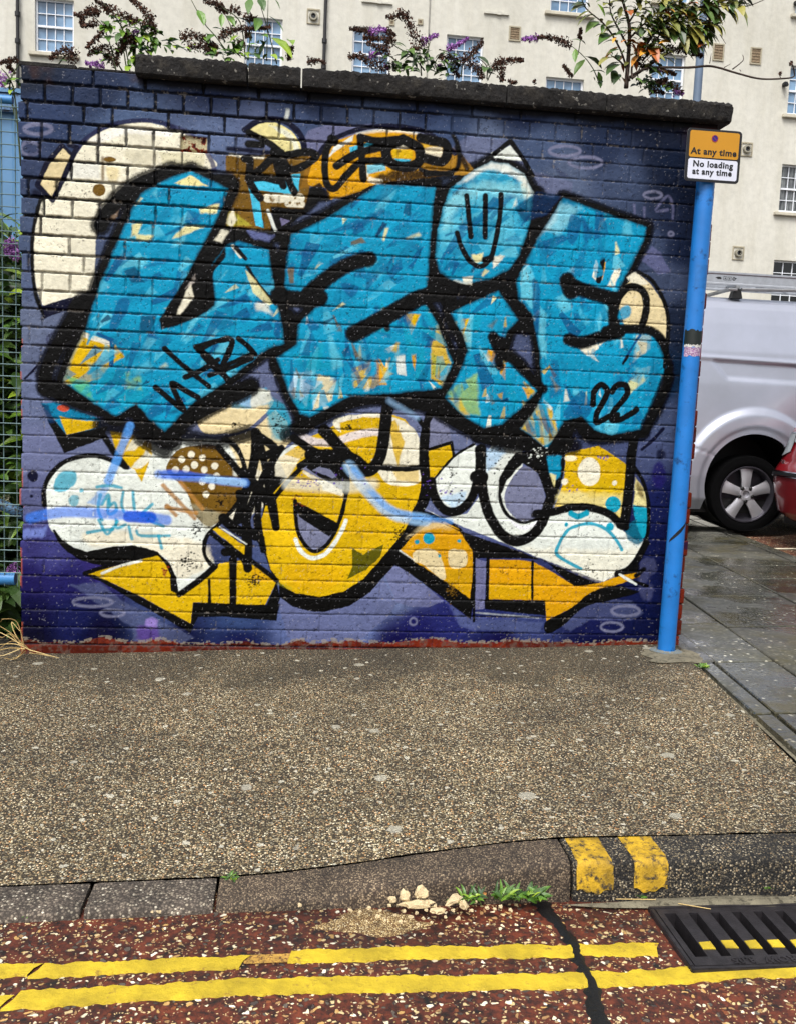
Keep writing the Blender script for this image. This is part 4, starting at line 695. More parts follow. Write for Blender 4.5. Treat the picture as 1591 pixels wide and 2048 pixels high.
def pave():
    g = MB(); rows = []; r = rnd('pv')
    for j in range(90):
        row = []; t = j/89
        for i in range(110):
            s = i/109; xr = -5+(edgeX(0)+5)*s; y = Yb(xr)+(.12-Yb(xr))*t; x = -5+(edgeX(y)+5-.004)*s
            y = Yb(x)+(.12-Yb(x))*t
            row.append((x, y, zP(x, y)+.004*math.sin(x*5+y*3)*math.sin(y*4.3-x*2)*min(1, t*6)+(.003*r.random())))
        rows.append(row)
    g.grid(rows); o = g.build('pavement', MAC, smooth=True); tag(o, kind='structure')
pave()
g = MB(); g.grid([[(x, y, zP(x, 0)-.004) for x in (-6, -3, -1, -.02)] for y in (.12, 1, 2, 3.2, 6)]); tag(g.build('yard_floor', DIRT), kind='structure')
# side-street pavement of slabs, joints running back along u = X-.13Y
g = MB()
def slab(u0, u1, y0, y1, dz=0):
    q = .007; P = [(u0+q, y0+q*1.6), (u1-q, y0+q*1.6), (u1-q, y1-q*1.6), (u0+q, y1-q*1.6)]; r = rnd(u0, y0); t1, t2 = r.uniform(-.002, .002), r.uniform(-.002, .002)
    top = [(u+.13*y, y, zP(u+.13*y, max(y, 0))+dz+(t1 if k in (0, 3) else t2)) for k, (u, y) in enumerate(P)]; cx = sum(p[0] for p in top)/4; cy = sum(p[1] for p in top)/4
    inn = [(cx+(x-cx)*(1-.008/abs(u1-u0)), cy+(y-cy)*.99, z+.0) for x, y, z in top]; mid = [(x, y, z-.005) for x, y, z in top]; bot = [(x, y, z-.06) for x, y, z in top]
    g.add(inn+mid+bot, [(0, 1, 2, 3)]+[(a+i, a+(i+1) % 4, a+4+(i+1) % 4, a+4+i) for a in (0, 4) for i in range(4)])
for u0, u1, ys in ((3.035, 3.315, [-1.62, -.95, -.29, .40, 1.1, 1.9, 2.7, 3.4, 4.2, 5.0, 5.8]), (3.315, 3.925, [-1.62, -1.1, -.34, .335, 1.08, 1.87, 2.5, 3.19, 3.95, 4.7, 5.5, 6.2]), (3.925, 4.53, [-1.62, -.7, .1, .85, 1.6, 2.1, 2.75, 3.1, 3.9, 4.6, 5.4, 6.2]), (4.53, 4.66, [-1.62, .3, 1.2, 2.1, 3.0, 3.9, 4.8, 6.2])):
    for a, e in zip(ys, ys[1:]): slab(u0, u1, a, e)
slab(2.957, 3.035, -.29, 5.8); slab(2.957, 3.035, -.95, -.29, -.002); slab(2.957, 3.035, -1.62, -.95)
tag(g.build('slab_paving', SLAB, fix=False), kind='structure')
g = MB(); g.grid([[(u+.13*y, y, zP(u+.13*y, max(y, 0))-.022) for u in np.linspace(2.95, 4.66, 8)] for y in np.linspace(-1.7, 6.3, 20)]); tag(g.build('paving_bed', CONC), kind='structure')
g = MB(); g.grid([[(u+.13*y, y, zP(u+.13*y, max(y, 0))-.018) for u in (4.655, 6, 8, 12, 20)] for y in np.linspace(-1.7, 16, 30)]); tag(g.build('side_street', ROAD), kind='structure')
g = MB(); g.grid([[(x, y, zP(x, 0)-.013) for x in np.linspace(4.78, 6.4, 6)] for y in (2.93, 2.99)]); tag(g.build('white_line', plain('white_road_paint', (214, 206, 180), .7, dirt=((120, 90, 60), .6))), kind='structure')
# yellow lines: thick thermoplastic with ragged edges
def ymark(name, x0, x1, yc, w, zf, m, seed, th=.004, rag=.0065, ends=.016):
    r = rnd('ym', seed); n = int((x1-x0)/.008); g = MB(); up = []; a = b_ = 0
    for i in range(n+1):
        x = x0+(x1-x0)*i/n; a = a*.7+r.uniform(-rag, rag)*.6; b_ = b_*.7+r.uniform(-rag, rag)*.6; e = ends*r.random() if i in (0, n) else 0
        c2 = .006*math.sin(x*4+seed); ya = yc+c2+w/2+a; yb2 = yc+c2-w/2+b_
        up.append([(x+e, ya+.001, zf(x)), (x+e, ya-.001, zf(x)+th), (x, yc+c2, zf(x)+th*1.15), (x-e, yb2+.001, zf(x)+th), (x-e, yb2-.001, zf(x))])
    g.grid(up); return tag(g.build(name, m, smooth=False), kind='structure')
zf = lambda x: zR(x)
for i, (x0, x1, yc, w) in enumerate([(-3, .625, -2.088, .044), (.635, 1.07, -2.09, .044), (1.17, 2.012, -2.088, .046), (-3, .60, -2.187, .044), (.612, 3.6, -2.190, .052)]): ymark('yellow_line', x0, x1, yc, w, zf, YMARK, i)
g = MB(); g.grid([[(x, y, zf(x)+.0018) for x in (1.07, 1.10, 1.14, 1.18)] for y in (-2.072, -2.104)]); tag(g.build('worn_paint', plain('worn_yellow', (176, 136, 60), .8, 0, .3, 60, dirt=((70, 34, 24), .5))), kind='structure')
# poured tar seam across the road
sp = [(1.795, -1.885, .045), (1.80, -1.93, .03), (1.815, -2.0, .026), (1.825, -2.07, .03), (1.815, -2.12, .026), (1.82, -2.2, .03), (1.80, -2.3, .035), (1.79, -2.42, .03), (1.80, -2.7, .03)]
r = rnd('tar'); rows = []
for a, e in zip(sp, sp[1:]):
    for k in range(6):
        t = k/6; x, y, w = [a[q]+(e[q]-a[q])*t for q in range(3)]; rows.append([(x-w/2+r.uniform(-.009, .006), y, zR(x)+.001), (x-w/4, y, zR(x)+.005), (x+w/4, y, zR(x)+.0055), (x+w/2+r.uniform(-.004, .006), y, zR(x)+.001)])
g = MB(); g.grid(rows); tag(g.build('tar_seam', TAR, smooth=True), kind='structure')
# sandy washout round the rubble and the mortar fillet by the drain
def blob(name, cx, cy, rx, ry, zfun, m, h, seed, n=28):
    r = rnd(seed); ph = [r.uniform(0, 6.28) for _ in range(4)]; g = MB(); rings = []
    for k in range(6):
        t = k/5; rings.append([(cx+rx*t*math.cos(q)*(1+.2*math.sin(3*q+ph[0])+.12*math.sin(7*q+ph[1])+.07*math.sin(12*q+ph[3])), cy+ry*t*math.sin(q)*(1+.2*math.sin(4*q+ph[2])), zfun(cx)+h*(1-t**1.5)+.0015*r.random()-.001*(k == 5)) for q in [2*math.pi*i/n for i in range(n+1)]])
    g.grid(rings); return g.build(name, m, smooth=True)
SAND = stonemat('washed_sand', 260, [(0, (96, 74, 44)), (.4, (168, 142, 94)), (.8, (206, 184, 134)), (1, (232, 216, 176))], (90, 66, 38), 14, bstr=.5)
tag(blob('sand', 1.37, -1.955, .12, .055, zR, SAND, .0022, 3), 'pale washed sand spread on the red road below the kerb rubble', 'sand', kind='stuff')
tag(blob('concrete_fillet', 2.3, -1.915, .36, .035, zR, CONC, .012, 5), kind='structure'); tag(blob('concrete_collar', 2.87, -.16, .17, .13, lambda x: zP(x, -.15), CONC, .006, 8), kind='structure')

# ---------------------------------------------------------------- kerb stones
KG = stonemat('kerb_aggregate', 190, [(0, (20, 19, 18)), (.3, (56, 52, 46)), (.6, (92, 84, 68)), (.85, (128, 114, 88)), (.94, (180, 170, 146)), (1, (140, 110, 70))], (14, 13, 12), 9, bstr=.5)
KBN = stonemat('kerb_sandstone', 210, [(0, (40, 28, 24)), (.3, (90, 76, 60)), (.7, (116, 100, 80)), (1, (150, 132, 106))], (52, 43, 34), 7, bstr=.35)
KLG = stonemat('kerb_worn_chips', 150, [(0, (60, 54, 48)), (.3, (96, 86, 76)), (.7, (116, 105, 92)), (.9, (146, 136, 118)), (1, (206, 198, 178))], (58, 51, 44), 8, bstr=.5)
def kprof(x, low):
    zt = zP(x, Yb(x)); yb_ = Yb(x); zr = zR(x)-.05; rad = .012+.012*low
    P = [(yb_+.004, zt-.10), (yb_, zt-.004), (yb_-.006, zt), (yb_-.06, zt-.001)]
    yf = yb_-.128; dz = zt-.003
    for q in range(5): t = q/4*math.pi/2; P.append((yf+rad-rad*math.sin(t), dz-rad+rad*math.cos(t)))
    P.append((yf-.006, zt-.05)); P.append((yf-.012, min(zr, zt-.08))); return P
def kerb(x0, x1, m, label, low=1, hole=None):
    r = rnd('k', x0); n = int((x1-x0)/.012); rows = []
    for i in range(n+1):
        x = x0+(x1-x0)*i/n; en = .004 if i in (0, n) else 0; row = []
        for y, z in kprof(x, low):
            hz = 0
            if hole: hh = math.exp(-((x-hole)/.035)**2); hz = -.022*hh*(.6+.6*r.random())
            row.append((x, y-(.0-en if y > Yb(x)-.06 else -en), z-en+(hz if y < Yb(x)-.05 else 0)+r.uniform(-.0012, .0012)))
        rows.append(row)
    g = MB(); g.grid(rows); k = len(rows[0]); g.f += [tuple(range(k)), tuple(n*k+q for q in range(k))[::-1]]; g.mi += [0, 0]
    return tag(g.build('kerb_stone', m, smooth='auto'), label, 'kerb stone', 'kerb stones along the road edge')
kerb(-1.8, -.35, KLG, 'worn grey kerb stone at the far left, mostly out of view'); kerb(-.343, .675, KLG, 'low grey kerb stone speckled with chips, leftmost in the photo, ending at a crack'); kerb(.685, .985, KLG, 'short grey kerb stone between the crack and the weed')
kerb(.993, 1.87, KBN, 'brown tapering kerb stone rising behind the rubble, chipped by a hole', 1, hole=1.27)
k4 = kerb(1.878, 2.79, KG, 'dark kerb stone with two yellow painted marks above the drain', .8); kerb(2.797, 3.7, KG, 'dark unpainted kerb stone past the drain at the right edge', .8)
def kmark(px0, px1, seed):
    x0 = onY(px0, 1750, Yb(1.95)-.125).x; x1 = onY(px1, 1750, Yb(1.95)-.125).x; r = rnd('km', seed); rows = []; n = int((x1-x0)/.004)
    for i in range(n+1):
        x = x0+(x1-x0)*i/n; P = kprof(x, .8)[2:]; P[-2:] = [P[-2], (P[-2][0]-.003, P[-2][1]-.028)]; sh = .002; row = []
        for q, (y, z) in enumerate(P):
            jag = r.uniform(-.0025, .0025) if i in (0, n) else 0
            row.append((x+jag, y-sh, z+sh*.8+(.006*math.sin(i*.31+seed)+.003*math.sin(i*.83) if q == len(P)-1 else 0)))
        rows.append(row)
    g = MB(); g.grid(rows); g.build('yellow_mark', YKERB, k4, smooth='auto')
kmark(1152, 1222, 1); kmark(1264, 1330, 2)

# ---------------------------------------------------------------- drain grating
IRON = plain('cast_iron', (54, 51, 54), .45, .45, .25, 40, .5, .002, ((20, 18, 20), .58)); DARK = plain('gully_dark', (6, 6, 6), .9, 0, 0, 5, 0)
dr = empty('drain_grate', (2.29, -2.07, zR(2.3)), 'black cast iron gully grate with slanting slots at the foot of the kerb', 'drain grate')
o_ = Vector((2.29, -2.07, zR(2.3)))
gx0, gx1, gy0, gy1 = 2.065-o_.x, 2.56-o_.x, -2.178-o_.y, -1.945-o_.y
g = MB(); tk = .012
for a, e, c, d in ((gx0-.012, gx1+.012, gy0-.012, gy0), (gx0-.012, gx1+.012, gy1, gy1+.012), (gx0-.012, gx0, gy0, gy1), (gx1, gx1+.012, gy0, gy1)): g.box((a, c, -.03), (e, d, .0075), .002)
g.build('frame', IRON, dr, smooth='auto')
g = MB(); px = .0562; y_lo, y_hi = gy0+.034, gy1-.022; n = int((gx1-gx0-.02)/px)
g.box((gx0+.002, gy0+.002, -.03), (gx1-.002, y_lo, .0065)); g.box((gx0+.002, y_hi, -.03), (gx1-.002, gy1-.002, .0065))
bars = []
for i in range(n+2):
    a = gx0+.002+i*px-(.012 if i else 0); e = min(gx0+.016+i*px+(.006 if i else 0), gx1-.002)
    if a >= gx1-.002: break
    g.box((a, y_lo, -.03), (e, y_hi, .0065)); bars.append((a, e))
gr = g.build('grating', IRON, dr)
g = MB(); g.box((gx0, gy0, -.16), (gx1, gy1, -.15)); g.box((gx0-.01, gy0-.01, -.16), (gx0, gy1, -.03)); g.box((gx1, gy0, -.16), (gx1+.01, gy1, -.03)); g.box((gx0, gy1, -.16), (gx1, gy1+.01, -.03)); g.box((gx0, gy0-.01, -.16), (gx1, gy0, -.03)); g.build('gully_pit', DARK, dr)
for i, (a, e) in enumerate(bars[1:]):
    r = rnd('bp', i); g = MB(); y0 = -.018+r.uniform(-.005, .002); y1 = -.048+r.uniform(-.003, .003); g.add([(a+.001, y1, .0085), (e-.001, y1-.002, .0085), (e-.001, y0+.004*r.random(), .0085), (a+.002, y0, .0085), (a+.001, y1, .006), (e-.001, y1-.002, .006), (e-.001, y0, .006), (a+.002, y0, .006)], [(0, 1, 2, 3), (0, 4, 5, 1), (1, 5, 6, 2), (2, 6, 7, 3), (3, 7, 4, 0)]); g.build('yellow_paint_patch', YMARK, dr)
def text_mesh(name, s, size, m, parent, M, ext=.0004, space=1.0, bold=0, align='CENTER', sx=1):
    cu = bpy.data.curves.new(name, 'FONT'); cu.body = s; cu.size = size; cu.extrude = ext; cu.align_x = align; cu.space_character = space; cu.offset = bold; cu.resolution_u = 3
    ob = bpy.data.objects.new(name, cu); COL.objects.link(ob); dg = bpy.context.evaluated_depsgraph_get(); me = bpy.data.meshes.new_from_object(ob.evaluated_get(dg)); me.name = name
    bpy.data.objects.remove(ob); me.transform(M @ Matrix.Diagonal((sx, 1, 1, 1))); me.materials.clear(); me.materials.append(m); o = bpy.data.objects.new(name, me); COL.objects.link(o); o.parent = parent; return o
text_mesh('cast_lettering', 'WOODROW  8.05', .030, IRON, dr, Matrix.Translation((.0, gy0+.024, .0075)) @ Matrix.Rotation(math.pi, 4, 'Z'), .0022, 1.1, .0006)

# ---------------------------------------------------------------- signpost and parking sign
BLUEP = plain('blue_post_paint', (24, 112, 190), .38, 0, .12, 6, .25, .002, ((14, 62, 112), .57)); BLACKP = plain('black_sign_edge', (12, 12, 14), .4, 0, .1); YSIGN = plain('amber_sign_sheet', (188, 132, 8), .35, 0, .05, 3, 0); WSIGN = plain('white_sign_sheet', (206, 210, 224), .35, 0, .04, 3, 0); GALV = plain('galvanised', (150, 152, 154), .4, .6, .15)
zb = zP(2.85, -.1); pbx = 2.856
post = empty('sign_post', (pbx, -.1, zb), 'bright blue tubular sign post standing against the right end of the painted brick wall', 'sign post')
g = MB(); top = Vector((2.874-pbx, 0, 2.29-zb)); g.tube([(0, 0, -.02), tuple(top*.25), tuple(top*.5), tuple(top*.75), tuple(top)], .0385, 40); g.build('pole', BLUEP, post, smooth='auto')
g = MB(); g.lathe([(.001, .012), (.034, .012), (.0395, .006), (.0395, -.02)], 32, Matrix.Translation(top)); g.build('cap', GALV, post, smooth='auto')
r = rnd('splash'); g = MB(); g.lathe([(.038, .012), (.046, .007), (.056, .006), (.064, .0055)], 26); g.v = [(x*(1+.2*r.random()), y*(1+.2*r.random()), z) for x, y, z in g.v]; g.build('paint_splash', plain('blue_splash', (90, 120, 140), .8, 0, .3, 40, dirt=((112, 106, 88), .42)), post)
def onpole(z0, z1, a0, a1, m, name, off=.0006, n=14, rag=0):
    r = rnd(name, z0); g = MB(); rows = []
    for k in range(7):
        z = z0+(z1-z0)*k/6; c = top*(z/top.z); rows.append([(c.x+(.0385+off)*math.cos(a0+(a1-a0)*i/n), (.0385+off)*math.sin(a0+(a1-a0)*i/n), z+r.uniform(-rag, rag)*(k in (0, 6))) for i in range(n+1)])
    g.grid(rows); g.build(name, m, post, smooth=True)
zz_ = lambda y: onY(1390, y, -.14).z-zb
onpole(zz_(692), zz_(660), R(-175), R(-15), plain('black_sticker', (14, 26, 24), .5, dirt=((120, 120, 116), .62)), 'sticker', rag=.006)
onpole(zz_(712), zz_(694), R(-165), R(-30), plain('torn_sticker', (150, 110, 150), .6, 0, .3, 60, dirt=((214, 208, 214), .5)), 'sticker', rag=.004); onpole(zz_(694), zz_(689), R(-170), R(-40), plain('sticker_edge', (206, 206, 200), .6), 'sticker', rag=.003)
onpole(zz_(575), zz_(528), R(-130), R(-30), plain('faded_sticker', (20, 104, 176), .5, 0, .1, 50, dirt=((130, 170, 200), .66)), 'sticker', .0005, rag=.002)
rows = []
for k in range(9):                                 # black spray slash wrapping the post
    t = k/8; a = R(-160)+R(125)*t; z = zz_(1085)+(zz_(1045)-zz_(1085))*t; c = top*(z/top.z); w = .007+.006*math.sin(math.pi*t); rows.append([(c.x+.0393*math.cos(a), .0393*math.sin(a), z-w), (c.x+.0393*math.cos(a+.12), .0393*math.sin(a+.12), z+w)])
g = MB(); g.grid(rows); g.build('spray_slash', plain('black_spray', (6, 8, 14), .5), post, smooth=True)
rows = [[(top.x*.6+.0392*math.cos(R(-42)+.05*math.sin(k)), .0392*math.sin(R(-42)+.05*math.sin(k)), zz_(712+k*9)), (top.x*.6+.0392*math.cos(R(-37)+.05*math.sin(k)), .0392*math.sin(R(-37)+.05*math.sin(k)), zz_(712+k*9))] for k in range(9)]
g = MB(); g.grid(rows); g.build('ink_drip', plain('blue_ink', (10, 30, 120), .5), post)
sg = empty('parking_sign', (2.874, -.155, 2.195), 'yellow and white parking restriction sign reading At any time, No loading at any time', 'parking sign')
def rrect(w, h, rad, n=5, cx=0, cz=0):
    P = []
    for (sx, sz, a0) in ((1, 1, 0), (-1, 1, 90), (-1, -1, 180), (1, -1, 270)):
        for q in range(n+1): a = R(a0+90*q/n); P.append((cx+sx*(w/2-rad)+rad*math.cos(a), cz+sz*(h/2-rad)+rad*math.sin(a)))
    return P
g = MB(); g.prism(rrect(.241, .215, .016), 0, .003); g.build('plate', BLACKP, sg); g = MB(); g.prism(rrect(.242, .216, .016), .003, .0045); g.build('back_plate', GALV, sg)
g = MB(); g.prism(rrect(.219, .108, .009, 5, 0, .0445), -.0008, 0); g.build('amber_panel', YSIGN, sg); g = MB(); g.prism(rrect(.219, .082, .009, 5, 0, -.0565), -.0008, 0); g.build('white_panel', WSIGN, sg)
F = Matrix.Rotation(math.pi/2, 4, 'X')
def sgt(s, size, x, z, w): return text_mesh('lettering', s, size, BLACKP, sg, Matrix.Translation((x, -.0015, z)) @ F, .0004, 1.10, .0011, sx=w)
sgt('At any time', .0365, 0, .0035, 1.06); sgt('No loading', .0345, 0, -.0475, 1.05); sgt('at any time', .0345, -.001, -.0785, 1.02)
g = MB(); g.prism([(.014*math.cos(t), .0705+.014*math.sin(t)) for t in [i*math.pi/12 for i in range(24)]], -.0016, -.0008); g.build('symbol_disc', plain('symbol_blue', (18, 12, 110), .4, 0, .05), sg)
g2 = MB(); M_ = Matrix.Translation((0, -.0019, .0705)) @ F; g2.lathe([(.0118, 0), (.0118, .0006), (.0142, .0006), (.0142, 0)], 28, M_, True); g2.box((-.0125, -.0022, -.0009), (.0125, -.0017, .0009), 0, Matrix.Translation((0, 0, .0705)) @ Matrix.Rotation(R(42), 4, 'Y')); g2.build('symbol_ring', plain('symbol_red', (150, 30, 60), .4, 0, .05), sg)
for z in (.06, -.06): g = MB(); g.lathe([(.0395, -.008), (.042, -.008), (.042, .008), (.0395, .008)], 24, Matrix.Translation((0, .052, z)), True); g.box((-.02, .0045, z-.008), (.02, .016, z+.008)); g.build('clip', GALV, sg)
# ================================================================ apartment building across the way
m, nt, b = mat('cream_render'); c = coords(nt); n1 = noise(nt, c, .35, 5, .6); n2 = noise(nt, c, 5, 6, .7)
cc = ramp(nt, n1, [(.3, lin((198, 196, 184))), (.55, lin((210, 208, 197))), (.75, lin((216, 214, 204)))]); st_ = ramp(nt, n2, [(.3, (.86,)*3), (.6, (1,)*3)]); c2 = coords(nt, (1, 1, .12)); st2 = ramp(nt, noise(nt, c2, 2.2, 5, .7), [(.3, (.9, .89, .86)), (.55, (1, 1, 1))])
L(nt, mixc(nt, 1, mixc(nt, 1, cc, st_, 'MULTIPLY'), st2, 'MULTIPLY'), b.inputs['Base Color']); b.inputs['Roughness'].default_value = .9; bump(nt, b, n2, .4, .02); REND = m
UPVC = plain('white_window_frame', (226, 230, 236), .4, 0, .03, 2, 0); SILL = plain('stone_sill', (196, 190, 172), .85, 0, .12, 5)
def glassmat(name, c0, c1, vert=0):
    m, nt, b = mat(name); c = coords(nt, (vert or 1, 1, 1)); col = ramp(nt, noise(nt, c, 1.2 if not vert else 3, 3), [(.35, lin(c0)), (.65, lin(c1))]); L(nt, col, b.inputs['Base Color']); b.inputs['Roughness'].default_value = .08; b.inputs['Specular IOR Level'].default_value = .6; return m
GL1 = glassmat('blue_grey_pane', (84, 112, 140), (128, 160, 190)); GL2 = glassmat('net_curtain_pane', (44, 46, 50), (124, 128, 128), 7); GL3 = glassmat('dark_pane', (4, 4, 6), (12, 12, 14)); GRIM = plain('reveal_shadow_paint', (120, 114, 100), .9)
bd = empty('apartment_building', (5, 24, 0), 'cream rendered apartment block with white sash windows far behind the wall', 'building')
BX, BY = 5, 24
cols = [(-12.4, -11.3), (-6.46, -5.40), (-.62, .45), (2.49, 3.60), (5.26, 6.36), (11.58, 12.64), (16.04, 17.1), (21.6, 22.7)]; tops = [15.10, 12.15, 9.20, 6.27, 3.3]
holes = [(a, e, t-1.47, t) for a, e in cols for t in tops]+[(8.32, 9.5, t-1.4, t) for t in (14.45, 11.2, 8.25, 5.3)]
xs = sorted({-22, 34}|{v for h in holes for v in h[:2]}); zs = sorted({-.4, 18}|{v for h in holes for v in h[2:]})
g = MB()
for i in range(len(xs)-1):
    for j in range(len(zs)-1):
        mx, mz = (xs[i]+xs[i+1])/2, (zs[j]+zs[j+1])/2
        if any(h[0] < mx < h[1] and h[2] < mz < h[3] for h in holes): continue
        g.add([(xs[i]-BX, 0, zs[j]), (xs[i+1]-BX, 0, zs[j]), (xs[i+1]-BX, 0, zs[j+1]), (xs[i]-BX, 0, zs[j+1])], [(0, 1, 2, 3)])
for a, e, z0, z1 in holes:
    a -= BX; e -= BX; d = .17; g.add([(a, 0, z0), (e, 0, z0), (e, 0, z1), (a, 0, z1), (a, d, z0), (e, d, z0), (e, d, z1), (a, d, z1)], [(0, 4, 5, 1), (1, 5, 6, 2), (2, 6, 7, 3), (3, 7, 4, 0)])
g.add([(-27, 0, 18), (29, 0, 18), (29, 10, 18), (-27, 10, 18), (-27, 0, -.4), (29, 0, -.4), (29, 10, -.4), (-27, 10, -.4)], [(0, 1, 2, 3), (0, 3, 7, 4), (1, 5, 6, 2), (2, 6, 7, 3)])
g.build('wall', REND, bd, fix=False)
g = MB(); g.box((-27.2, -.2, 18.0), (29.2, 10.2, 18.3)); g.build('roof', plain('grey_roof', (90, 90, 92), .8), bd)
def sash(a, e, z0, z1, gl, ncol=4):
    a -= BX; e -= BX; f = MB(); t = .055; y0, y1 = .1, .16; zm = (z0+z1)/2-.02
    f.box((a, y0, z0), (a+t, y1, z1)); f.box((e-t, y0, z0), (e, y1, z1)); f.box((a+t, y0, z0), (e-t, y1, z0+.09)); f.box((a+t, y0, z1-.05), (e-t, y1, z1)); f.box((a+t, y0-.02, zm), (e-t, y1, zm+.055))
    for k in range(1, ncol): x = a+t+(e-a-2*t)*k/ncol; f.box((x-.011, y0+.015, z0+.09), (x+.011, y1-.01, zm)); f.box((x-.011, y0+.015, zm+.055), (x+.011, y1-.01, z1-.05))
    for q0, q1 in ((z0+.09, zm), (zm+.055, z1-.05)): z = (q0+q1)/2; f.box((a+t, y0+.017, z-.011), (e-t, y1-.012, z+.011))
    w = f.build('window', UPVC, bd); p = MB(); p.add([(a+t, .152, z0+.05), (e-t, .152, z0+.05), (e-t, .152, z1-.03), (a+t, .152, z1-.03)], [(0, 1, 2, 3)]); p.build('pane', gl, w)
    s = MB(); s.box((a-.16, -.11, z0-.1), (e+.16, .1, z0-.002), .01); s.build('sill', SILL, w)
for a, e, z0, z1 in holes: sash(a, e, z0, z1, GL3 if z1 < 6.5 else GL2 if (z1 < 9.5 and a > 15) else GL1, 3 if (a > 16 and z1 < 6.5) else 4)
IPIPE = plain('black_cast_pipe', (22, 22, 26), .5)
for x in (-6.9, 1.67):
    g = MB(); g.tube([(x-BX, -.10, -.3), (x-BX, -.10, 17.9)], .047, 10)
    for z in (2, 4.4, 6.8, 9.2, 10.9, 11.62+.0, 14): g.tube([(x-BX, -.10, z-.06), (x-BX, -.10, z+.06)], .075, 10)
    g.build('drainpipe', IPIPE, bd, smooth='auto')
g = MB(); g.tube([(4.72-BX, -.03, 0), (4.70-BX, -.03, 17.9)], .018, 6); g.build('cable', plain('grey_cable', (150, 148, 140), .6), bd)
REC = plain('vent_recess_render', (168, 160, 138), .9); GRILL = plain('clay_vent', (140, 122, 98), .9, 0, .3, 20); 
for x, z, w, h in ((7.29, 12.33, .36, .42), (13.66, 12.33, .36, .5), (14.87, 12.32, .36, .5), (3.62, 12.33, .16, .16), (4.45, 12.42, .16, .16)):
    f = MB(); x -= BX; t = .04
    for q in ((x-w/2, z-h/2, x-w/2+t, z+h/2), (x+w/2-t, z-h/2, x+w/2, z+h/2), (x-w/2+t, z-h/2, x+w/2-t, z-h/2+t), (x-w/2+t, z+h/2-t, x+w/2-t, z+h/2)): f.box((q[0], -.03, q[1]), (q[2], .02, q[3]))
    v = f.build('air_vent', REC, bd); gq = MB(); gq.box((x-w/2+t, -.008, z-h/2+t), (x+w/2-t, .01, z+h/2-t)); 
    for k in range(5): zz = z-h/2+t+(h-2*t)*(k+.5)/5; gq.box((x-w/2+t+.01, -.02, zz-.012), (x+w/2-t-.01, -.008, zz+.006))
    gq.build('grille', GRILL, v)
for x, z in ((1.33, 12.3), (14.82, 9.55), (14.82, 6.40), (13.85, 9.6)):
    x -= BX; f = MB(); 
    for q in ((-.19, -.21, -.16, .21), (.16, -.21, .19, .21), (-.16, -.21, .16, -.18), (-.16, .17, .16, .21)): f.box((x+q[0], -.03, z+q[1]), (x+q[2], .02, z+q[3]))
    v = f.build('flue_recess', REC, bd); gq = MB(); gq.lathe([(.001, .03), (.05, .03), (.052, .10), (.115, .10), (.125, .06), (.125, -.01)], 24, Matrix.Translation((x, 0, z)) @ Matrix.Rotation(math.pi/2, 4, 'X')); gq.build('flue', plain('flue_grey', (150, 146, 130), .6), v, smooth='auto'); 
    g3 = MB(); g3.lathe([(.001, .045), (.07, .045), (.07, .104), (.05, .104)], 20, Matrix.Translation((x, 0, z)) @ Matrix.Rotation(math.pi/2, 4, 'X')); g3.build('flue_mouth', GL3, v)
for x, z in ((16.0, 13.95), (15.85, 11.55)):
    x -= BX; f = MB(); f.box((x-.06, -.18, z-.07), (x+.06, 0, z+.05), .02); f.box((x-.03, -.24, z-.1), (x+.05, -.12, z-.02), .015); f.build('lamp', IPIPE, bd)
for x, z, w in ((3.16, 12.85, .9), (6.7, 12.85, .75)):
    x -= BX; f = MB(); f.box((x-w/2, -.06, z-.03), (x+w/2, 0, z+.03)); f.box((x+.02, -.08, z-.05), (x+.14, -.06, z+.05)); f.build('ledge_bracket', REND, bd)

# ================================================================ street lamp column behind the wall
lp = empty('street_lamp', (6.69, 9, .08), 'grey blue street lamp column rising behind the right end of the coping', 'street lamp'); LPM = plain('lamp_column_paint', (98, 116, 138), .5, 0, .1, 3)
g = MB(); g.lathe([(.11, 0), (.11, 1.1), (.075, 1.25), (.062, 4), (.05, 8.2), (.001, 8.2)], 20); g.build('column', LPM, lp, smooth='auto')
g = MB(); g.tube([(0, 0, 8.1), (.1, -.02, 8.35), (.5, -.1, 8.45), (.9, -.2, 8.45)], .03, 10); g.build('arm', LPM, lp, smooth=True); g = MB(); g.box((.8, -.32, 8.4), (1.4, -.1, 8.52), .04); g.build('lamp_head', GALV, lp)

# ================================================================ silver panel van
SILV = None
m, nt, b = mat('silver_van_paint'); c = coords(nt); L(nt, ramp(nt, noise(nt, c, 2.5, 4), [(.3, lin((164, 168, 180))), (.7, lin((176, 180, 194)))]), b.inputs['Base Color']); b.inputs['Metallic'].default_value = .55; b.inputs['Roughness'].default_value = .3; b.inputs['Coat Weight'].default_value = .6; b.inputs['Coat Roughness'].default_value = .08; L(nt, ramp(nt, noise(nt, c, 1.5, 2, .5), [(.3, (.28,)*3), (.7, (.36,)*3)]), b.inputs['Roughness']); SILV = m
TYRE = plain('tyre_rubber', (7, 7, 8), .95, 0, .2, 30, .3, spec=.08); ALLOY = plain('alloy_rim', (186, 186, 192), .34, .55, .08, 6, 0); ALLD = plain('alloy_dark', (70, 68, 76), .4, .6, .1, 6, 0); BLK = plain('black_plastic', (14, 14, 15), .5, 0, .1); VGL = glassmat('vehicle_glass', (16, 20, 24), (36, 42, 48))
VG = .105; vx0, vy0 = 4.12, 3.6; vn = empty('silver_van', (5.14, 4.5, VG), 'silver panel van parked behind the wall with a ladder on its roof', 'van'); vo_ = Vector((5.14, 4.5, VG))
WHC, WHF, WR = (5.14, .452), (8.07, .452), .43
